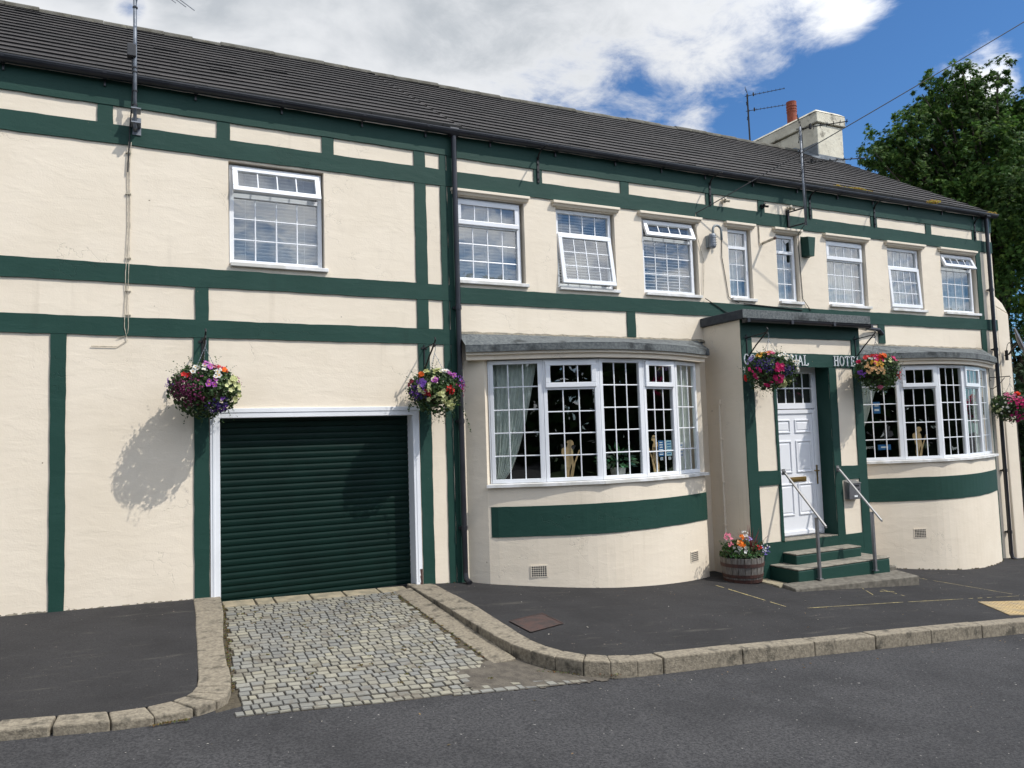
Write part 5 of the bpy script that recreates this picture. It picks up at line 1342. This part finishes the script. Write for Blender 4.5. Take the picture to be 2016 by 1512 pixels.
# soldier silhouettes standing on the inner sill
SOL = [(.08, 1.0), (.01, .985), (-.01, .955), (-.026, .946), (.008, .925), (.007, .88), (-.023, .83), (-.10, .81), (-.148, .776), (-.16, .696), (-.148, .64), (-.10, .57), (-.087, .49), (-.057, .40), (-.08, .217), (-.064, 0), (.023, 0), (.027, .194), (.08, .365), (.103, .395), (.098, .308),
       (.046, .10), (.05, 0), (.105, 0), (.119, .10), (.137, .308), (.148, .445), (.132, .56), (.148, .65), (.126, .765), (.096, .80), (.103, .845), (.137, .872), (.166, .872), (.16, .936), (.132, .98)]
RIF = [(.126, .08), (.150, .217), (.194, .434), (.228, .49), (.324, .737), (.296, .753), (.205, .536), (.152, .40), (.11, .2)]
def soldier(P, Q, s_, h, flip, lab, n=-.10, z=1.2):
    tf, L = frame2(P, Q); sg = -1 if flip else 1; k = h / 1.0
    b = thing('soldier_silhouette', lab, 'cutout figure', tf(s_, n, z), 'plywood soldier cutouts')
    for nm, pts in (('figure', SOL), ('rifle', RIF)):
        m = MB(tf); i0 = []; i1 = []
        for a, c_ in pts: i0.append(m.pt(s_ + sg * (a - .05) * k, n, z + c_ * k)); i1.append(m.pt(s_ + sg * (a - .05) * k, n - .006, z + c_ * k))
        m.f += [i0, i1]; m.c += [None, None]; m.m += [0, 0]
        for q in range(len(pts)): m.f.append([i0[q], i0[(q + 1) % len(pts)], i1[(q + 1) % len(pts)], i1[q]]); m.c.append(None); m.m.append(0)
        m.build(nm, PLY, b)
soldier(C1[1], C1[2], .355, .535, False, 'tan plywood soldier cutout in the left bow window, left of the potted plant')
soldier(C1[3], C1[4], .30, .56, True, 'tan plywood soldier cutout in the left bow window behind the blue notice')
soldier(C2[1], C2[2], .36, .55, False, 'tan plywood soldier cutout in the second light of the right bow window')
soldier(C2[4], C2[5], .33, .52, True, 'tan plywood soldier cutout at the far right end of the right bow window')
# potted plant on the sill
pp_ = thing('potted_plant', 'leafy plant in a pale square pot inside the left bow window', 'pot plant', (5.93, -.62, 1.19))
m = MB(TR); m.hexa([(5.85, .56, 1.19), (5.99, .56, 1.19), (5.99, .68, 1.19), (5.85, .68, 1.19)], [(5.835, .55, 1.33), (6.005, .55, 1.33), (6.005, .69, 1.33), (5.835, .69, 1.33)]); m.build('pot', POTC, pp_, bevel=.004)
r = random.Random(8); m = MB(IDT); c0 = Vector((5.92, -.60, 1.34))
for i in range(75):
    d = rnd_unit(r); d.z = abs(d.z) * .7 + .1; d.normalize(); L = r.uniform(.10, .27); p = c0 + Vector((d.x, d.y * .4, d.z)) * L
    a = (d + Vector((0, 0, -.5))).normalized(); s2 = a.cross(Vector((0, -1, .4))).normalized() * .024; q = [p - a * .01, p + a * .05 + s2, p + a * .12, p + a * .05 - s2]
    b0 = len(m.v); m.v += [tuple(x) for x in q]; m.f.append([b0, b0 + 1, b0 + 2, b0 + 3]); m.c.append(tuple(v * r.uniform(1, 2.2) for v in (.03, .085, .04))); m.m.append(0)
m.build('leaves', LEAF, pp_, recalc=False)


# notices stuck inside the panes
def notice(P, Q, s0, s1, z0, z1, mt, lab, lines=6, dark=False, n=-.034, top=None):
    tf, L = frame2(P, Q); b = thing('window_notice', lab, 'notice', tf((s0 + s1) / 2, n, z0), 'notices stuck in the bow windows')
    m = MB(tf); m.box(s0, s1, n - .002, n, z0, z1); m.build('sheet', mt, b)
    r2 = random.Random(int(s0 * 999)); m = MB(tf)
    for i in range(lines):
        zz = z1 - (z1 - z0) * (i + .8) / (lines + .6); w_ = (s1 - s0) * r2.uniform(.25, .38); c_ = (s0 + s1) / 2; hh = (z1 - z0) / (lines + .6) * .22
        m.box(c_ - w_, c_ + w_, n, n + .001, zz - hh, zz + hh)
    if lines: m.build('printing', BLUEN if dark else SIGNW, b)
notice(C1[3], C1[4], .295, .41, 1.46, 1.68, BLUEN, 'deep blue notice with white printing in the left bow window'); notice(C1[3], C1[4], .46, .575, 1.46, 1.68, PALEN, 'pale blue notice beside the deep blue one in the left bow window', 5, True)
notice(C1[3], C1[4], .33, .385, 1.405, 1.445, WHITEN, 'tiny white slip under the deep blue notice', 2, True); notice(C1[3], C1[4], .50, .555, 1.405, 1.445, WHITEN, 'tiny white slip under the pale blue notice', 2, True)
notice(C1[4], C1[5], .10, .20, 1.42, 1.64, WHITEN, 'white notice in the right end light of the left bow window', 4, True)
notice(C2[0], C2[1], .30, .42, 2.0, 2.2, BLUEN, 'small blue crest sticker high in the right bow window', 2)
notice(C2[0], C2[1], .34, .56, 1.37, 1.46, BLUEN, 'blue football sticker low in the first light of the right bow window', 1)
def tiny_text(P, Q, s0, z, txt, size, lab, n=-.032):
    tf, L = frame2(P, Q); cu = bpy.data.curves.new('t', 'FONT'); cu.body = txt; cu.size = size; cu.extrude = .0006
    to = bpy.data.objects.new('t', cu); me = bpy.data.meshes.new_from_object(to); p = Vector(tf(s0, n, z)); d = (Vector(tf(s0 + 1, n, z)) - p).normalized(); nn_ = Vector((d.y, -d.x, 0))
    me.transform(Matrix(((d.x, 0, nn_.x, 0), (d.y, 0, nn_.y, 0), (0, 1, 0, 0), (0, 0, 0, 1)))); me.materials.clear(); me.materials.append(WHITEN)
    o = bpy.data.objects.new('window_lettering', me); COL.objects.link(o); o.location = p; tag(o, lab, 'lettering'); bpy.data.objects.remove(to)
tiny_text(C2[0], C2[1], .10, 1.40, 'sports', .075, 'small white lettering in the first light of the right bow window'); tiny_text(C2[2], C2[3], .30, 1.33, 'Sport', .08, 'small white word Sport low in the middle light of the right bow window')


# ------------------------------------------------------------------ moss, weeds, leaves
def clump(name, lab, pts, size, cols, n, mt, seed, flat=.5, kind=None, cat='moss'):
    r = random.Random(seed); m = MB(IDT)
    for (x_, y_, z_, rad) in pts:
        for i in range(n):
            d = rnd_unit(r); p = Vector((x_, y_, z_)) + Vector((d.x * rad, d.y * rad * .8, abs(d.z) * rad * flat)) * r.random() ** .6; leaf_quad(m, p, rnd_unit(r), size * r.uniform(.6, 1.3), tuple(v * r.uniform(.7, 1.3) for v in r.choice(cols)), r, .4)
    o = m.build(name, mt, recalc=False)
    if kind: o['kind'] = kind
    else: tag(o, lab, cat, 'moss tufts on the gutter'); recentre(o)
    return o
YM = [(.55, .40, .06), (.40, .34, .06), (.34, .22, .05)]
clump('gutter_moss', 'long yellow moss tuft on the tiles right of the aerial mast', [(11.2 + .11 * i, -.04 + .03 * math.sin(i), 6.07, .075) for i in range(9)], .034, YM, 90, LEAF, 1)
clump('gutter_moss', 'round yellow moss tuft hanging on the right part of the gutter', [(13.6, -.17, 6.0, .12), (13.75, -.15, 6.02, .10)], .036, YM, 170, LEAF, 2)
clump('gutter_moss', 'small yellow moss tuft at the right end of the gutter', [(15.45, -.1, 6.0, .07), (15.6, -.1, 6.0, .08)], .03, YM, 80, LEAF, 3)
WD = [(.10, .13, .03), (.20, .15, .05), (.16, .09, .03)]
wp = [(.87 - .07 * n_ + random.uniform(-.02, .02), -n_, zd(.8, n_) - .0, .035) for n_ in [.1 + .09 * i for i in range(34)]] + [(2.83 + random.uniform(-.03, .03), -n_, zd(2.8, n_), .03) for n_ in [.2 + .1 * i for i in range(28)]]
wp += [(3.15 + .09 * i, -(3.42 + .06 * i) , -.25 - .004 * i, .06) for i in range(7)] + [(.1 + .04 * i, -3.58, -.08, .03) for i in range(6)]
rw = random.Random(31)
for _ in range(60):
    a_, b_ = rw.uniform(.95, 2.7), rw.uniform(.2, 3.5); wp.append((a_, -b_, zd(a_, b_) + .002, rw.uniform(.015, .04)))
clump('weeds', '', wp, .020, WD, 22, LEAF, 4, .2, kind='stuff')
rw2 = random.Random(77); wp = [(X + (X2 - X) * t_, -(nn_ + (n2_ - nn_) * t_ + .012), zp(X, nn_) - .004, rw2.uniform(.008, .022)) for (X, nn_), (X2, n2_) in zip(cur2[:-1], cur2[1:]) for t_ in [rw2.random() for _ in range(rw2.choice([0, 1, 1, 2]))]] + [(random.uniform(15.2, 16), -random.uniform(.02, .3), zp(15.5, 0), .04) for _ in range(12)] + [(3.3 + .1 * i, -.03, -.07, .02) for i in range(5)]
clump('weeds', '', wp, .020, [(.06, .08, .02), (.14, .09, .04)], 14, LEAF, 6, .5, kind='stuff')
r = random.Random(12); m = MB(IDT)
for i in range(520):
    X, n_ = r.uniform(-1, 12), r.choice([r.uniform(0.1, 7.5), r.uniform(3.8, 4.1), r.uniform(0.1, 4)])
    if n_ < 3.35 and .55 < X < 3.1: z_ = zd(X, n_) + .01
    elif n_ < 3.35 and X > 3.5: z_ = zp(X, n_) + .002
    elif n_ > 3.95: z_ = zr(X) + .004
    else: continue
    leaf_quad(m, Vector((X, -n_, z_)), Vector((r.uniform(-.3, .3), r.uniform(-.3, .3), 1)).normalized(), r.choice([r.uniform(.006, .014), r.uniform(.008, .02), r.uniform(.012, .032)]), r.choice([(.30, .20, .08), (.2, .12, .05), (.5, .48, .42), (.35, .33, .28), (.12, .09, .04)]), r, .5)
o = m.build('litter', LEAF, recalc=False); o['kind'] = 'stuff'


# ------------------------------------------------------------------ trees
def tree(lab, base, trunk_top, lobes, nleaf, seed, lsize=.16, cols=None, r0=.28, group=None, asp=.9):
    r = random.Random(seed); T = thing('maple_tree', lab, 'tree', tuple(base), group)
    m = MB(IDT); B = Vector(base); TT = Vector(trunk_top)
    m.tube([tuple(B - Vector((0, 0, .5))), tuple(B.lerp(TT, .5) + Vector((.15, .1, 0))), tuple(TT)], [r0, r0 * .75, r0 * .5], 10)
    m.build('trunk', BARK, T, smooth=True)
    m = MB(IDT)
    for (c, rr) in lobes:
        c = Vector(c); s_ = B.lerp(TT, r.uniform(.55, 1)); mid = s_.lerp(c, .5) + Vector((0, 0, .3)); m.tube([tuple(s_), tuple(mid), tuple(c)], [r0 * .28, r0 * .16, r0 * .05], 6)
    m.build('branches', BARK, T, smooth=True)
    m = MB(IDT); cols = cols or [(.016, .047, .010), (.022, .058, .012), (.012, .034, .009), (.036, .078, .016), (.028, .068, .020)]
    tot = sum(rr[0] * rr[1] for c, rr in lobes)
    STAR = [(1, .5), (.45, .16), (.75, .9), (.18, .34), (.0, 1.0), (-.18, .34), (-.75, .9), (-.45, .16), (-1, .5), (-.3, -.15), (0, -.45), (.3, -.15)]
    sun = Vector(SUN)
    for (c, rr) in lobes:
        c = Vector(c); n_ = int(nleaf * rr[0] * rr[1] / tot); k = r.uniform(.8, 1.2)
        twigs = [(rnd_unit(r), r.uniform(.45, 1.05) ** .6) for _ in range(max(8, n_ // 16))]
        for i in range(n_):
            td, tl = r.choice(twigs); d = (td + rnd_unit(r) * .22); p = c + Vector((d.x * rr[0], d.y * rr[0], d.z * rr[1])) * tl * r.uniform(.9, 1.05)
            nr = (Vector((td.x, td.y, td.z + .9)).normalized() + rnd_unit(r) * .75).normalized(); a = rnd_unit(r); t = (a - nr * a.dot(nr)).normalized(); b = nr.cross(t); s_ = lsize * r.uniform(.6, 1.15)
            i0 = len(m.v)
            for (u, v) in STAR: m.v.append(tuple(p + t * u * s_ * .5 + b * v * s_ * .5 + nr * (-.12 * s_ * (u * u + v * v))))
            m.f.append(list(range(i0, i0 + 12))); kk = k * r.uniform(.7, 1.35); cc_ = r.choice(cols); m.c.append(tuple(x_ * kk for x_ in cc_)); m.m.append(0)
    m.build('crown', TREELEAF, T, recalc=False)
    return T


def atpx(x, y, dist):
    """point at a horizontal distance along a sight line, used to lay out the big tree's limbs"""
    v = [CAM_RIGHT[i] * (x - 1008) / 1507.2 - CAM_UP[i] * (y - 756) / 1507.2 + CAM_FWD[i] for i in range(3)]; k = dist / math.hypot(v[0], v[1])
    return (v[0] * k, -9.5 + v[1] * k, 1.8 + v[2] * k)
LB = []
for x_, y_, rx, d in ((1722, 300, .55, 29), (1765, 285, .7, 29.5), (1800, 260, .8, 30), (1790, 330, .8, 30), (1835, 235, .65, 30), (1830, 290, 1.0, 31), (1850, 150, .55, 30.5), (1870, 190, .8, 31), (1895, 140, .45, 30.5), (1885, 200, .8, 32), (1910, 150, .55, 31), (1915, 185, .6, 31),
                      (1965, 140, .5, 31), (1962, 175, .6, 31.5), (1970, 215, .7, 32), (1925, 250, 1.1, 31), (1880, 270, 1.2, 32), (1945, 310, 1.3, 30), (1870, 340, 1.2, 31), (1990, 260, 1.0, 32), (2012, 200, .5, 31), (2040, 210, .8, 31), (2030, 290, 1.4, 31), (1990, 380, 1.5, 30),
                      (1815, 375, .9, 30), (1850, 400, 1.0, 30), (1925, 400, 1.3, 31), (2060, 400, 1.6, 31), (1985, 470, 1.4, 31), (2040, 530, 1.5, 31), (1990, 580, 1.4, 32), (1900, 460, 1.2, 33), (1778, 250, .45, 29.5), (1740, 330, .4, 30), (1800, 215, .4, 30), (1815, 185, .35, 30)):
    LB.append((atpx(x_, y_, d), (rx, rx * 1.0)))
for x_, y_, rx, d in ((1712, 302, .6, 30), (1742, 285, .8, 30.5), (1760, 320, .9, 31), (1785, 300, 1.0, 31.5), (1820, 330, 1.1, 32), (1810, 240, .8, 31), (1850, 210, .9, 31.5), (1855, 350, 1.3, 32.5), (1800, 360, .8, 32), (1900, 260, 1.7, 34), (1960, 330, 2.0, 34), (1900, 380, 1.7, 34), (2030, 300, 2.0, 34), (1990, 440, 2.2, 34), (2040, 400, 2.2, 34), (1830, 345, 1.1, 33), (1860, 300, 1.2, 33), (1900, 210, 1.0, 33), (1960, 250, 1.2, 33)):
    LB.append((atpx(x_, y_, d), (rx, rx)))
bs = atpx(2000, 1000, 33); tree('tall dark green maple behind the right end of the hotel roof', (bs[0], bs[1], -1.6), atpx(1960, 420, 32), LB, 60000, 3, .215, cols=[(.038, .092, .016), (.054, .120, .022), (.026, .066, .014), (.095, .16, .03), (.062, .125, .030)])
LB = [(atpx(x_, y_, 38), (rr, rr)) for x_, y_, rr in ((1985, 700, 2.6), (2040, 620, 2.6), (2030, 800, 2.8), (2000, 900, 2.6), (2060, 960, 3), (1960, 800, 2.2), (2010, 1020, 2.4), (1975, 600, 2.2), (2060, 720, 3), (1960, 960, 2.2))]
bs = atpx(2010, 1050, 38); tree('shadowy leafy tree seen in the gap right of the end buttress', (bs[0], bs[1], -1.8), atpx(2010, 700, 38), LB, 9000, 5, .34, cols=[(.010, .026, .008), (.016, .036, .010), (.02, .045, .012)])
# garden hedge closing the view behind the gap
m = MB(TR); r = random.Random(4)
hd = MB(IDT)
for i in range(5200):
    p = Vector((r.uniform(24, 46), r.uniform(9, 12), -2.4 + 4.2 * r.random())); leaf_quad(hd, p, rnd_unit(r), .42, tuple(v * r.uniform(.6, 1.2) for v in r.choice([(.012, .028, .008), (.016, .036, .010)])), r, .8)
o = hd.build('hedge', TREELEAF, recalc=False); tag(o, 'dark overgrown hedge far behind the end of the hotel', 'hedge'); recentre(o)
# trees on the other side of the road: they shade nothing here but are mirrored in the panes
P = None
for i, (X, Y, H, s_) in enumerate(((-14, -34, 11.0, 1.0), (-3, -37, 13.5, 1.1), (9, -36, 11.5, 1.0), (19, -33, 13.0, 1.0), (30, -35, 13.5, 1.1), (43, -32, 12, 1.0), (56, -30, 12, 1.0))):
    rr = random.Random(i + 40); lob = []
    for k in range(15):
        a = rr.uniform(0, 6.28); q = rr.uniform(0, 3.6); lob.append(((X + q * math.cos(a), Y + q * math.sin(a), H * rr.uniform(.22, .86)), (rr.uniform(1.3, 2.3), rr.uniform(1.2, 2.0))))
    tree('leafy roadside tree across the road from the hotel, behind a tall hedge', (X, Y, -1.5), (X, Y, H * .6), lob, 4200, 60 + i, .42, r0=.3, group='trees across the road')
hd = MB(IDT)
for i in range(22000):
    X = r.uniform(-28, 75); p = Vector((X, -30 + r.uniform(-1.6, 1.6), -1.8 + (8.6 + .9 * math.sin(X * .45) + .5 * math.sin(X * 1.3)) * r.random() ** .8)); leaf_quad(hd, p, rnd_unit(r), .8, tuple(v * r.uniform(.6, 1.2) for v in r.choice([(.02, .045, .012), (.026, .06, .014)])), r, .8)
o = hd.build('hedge', TREELEAF, recalc=False); tag(o, 'tall overgrown hedge across the road facing the hotel', 'hedge'); recentre(o)
sheet('grass_verge', mat('verge_grass', (.04, .075, .02), 1, var=(.06, .09, .03), vscale=3), [-60, 0, 40, 100], [22, 30, 60, 200], lambda x, n: zroad(x, n) + .05)

for o in bpy.data.objects:
    if '_o' in o.keys(): del o['_o']
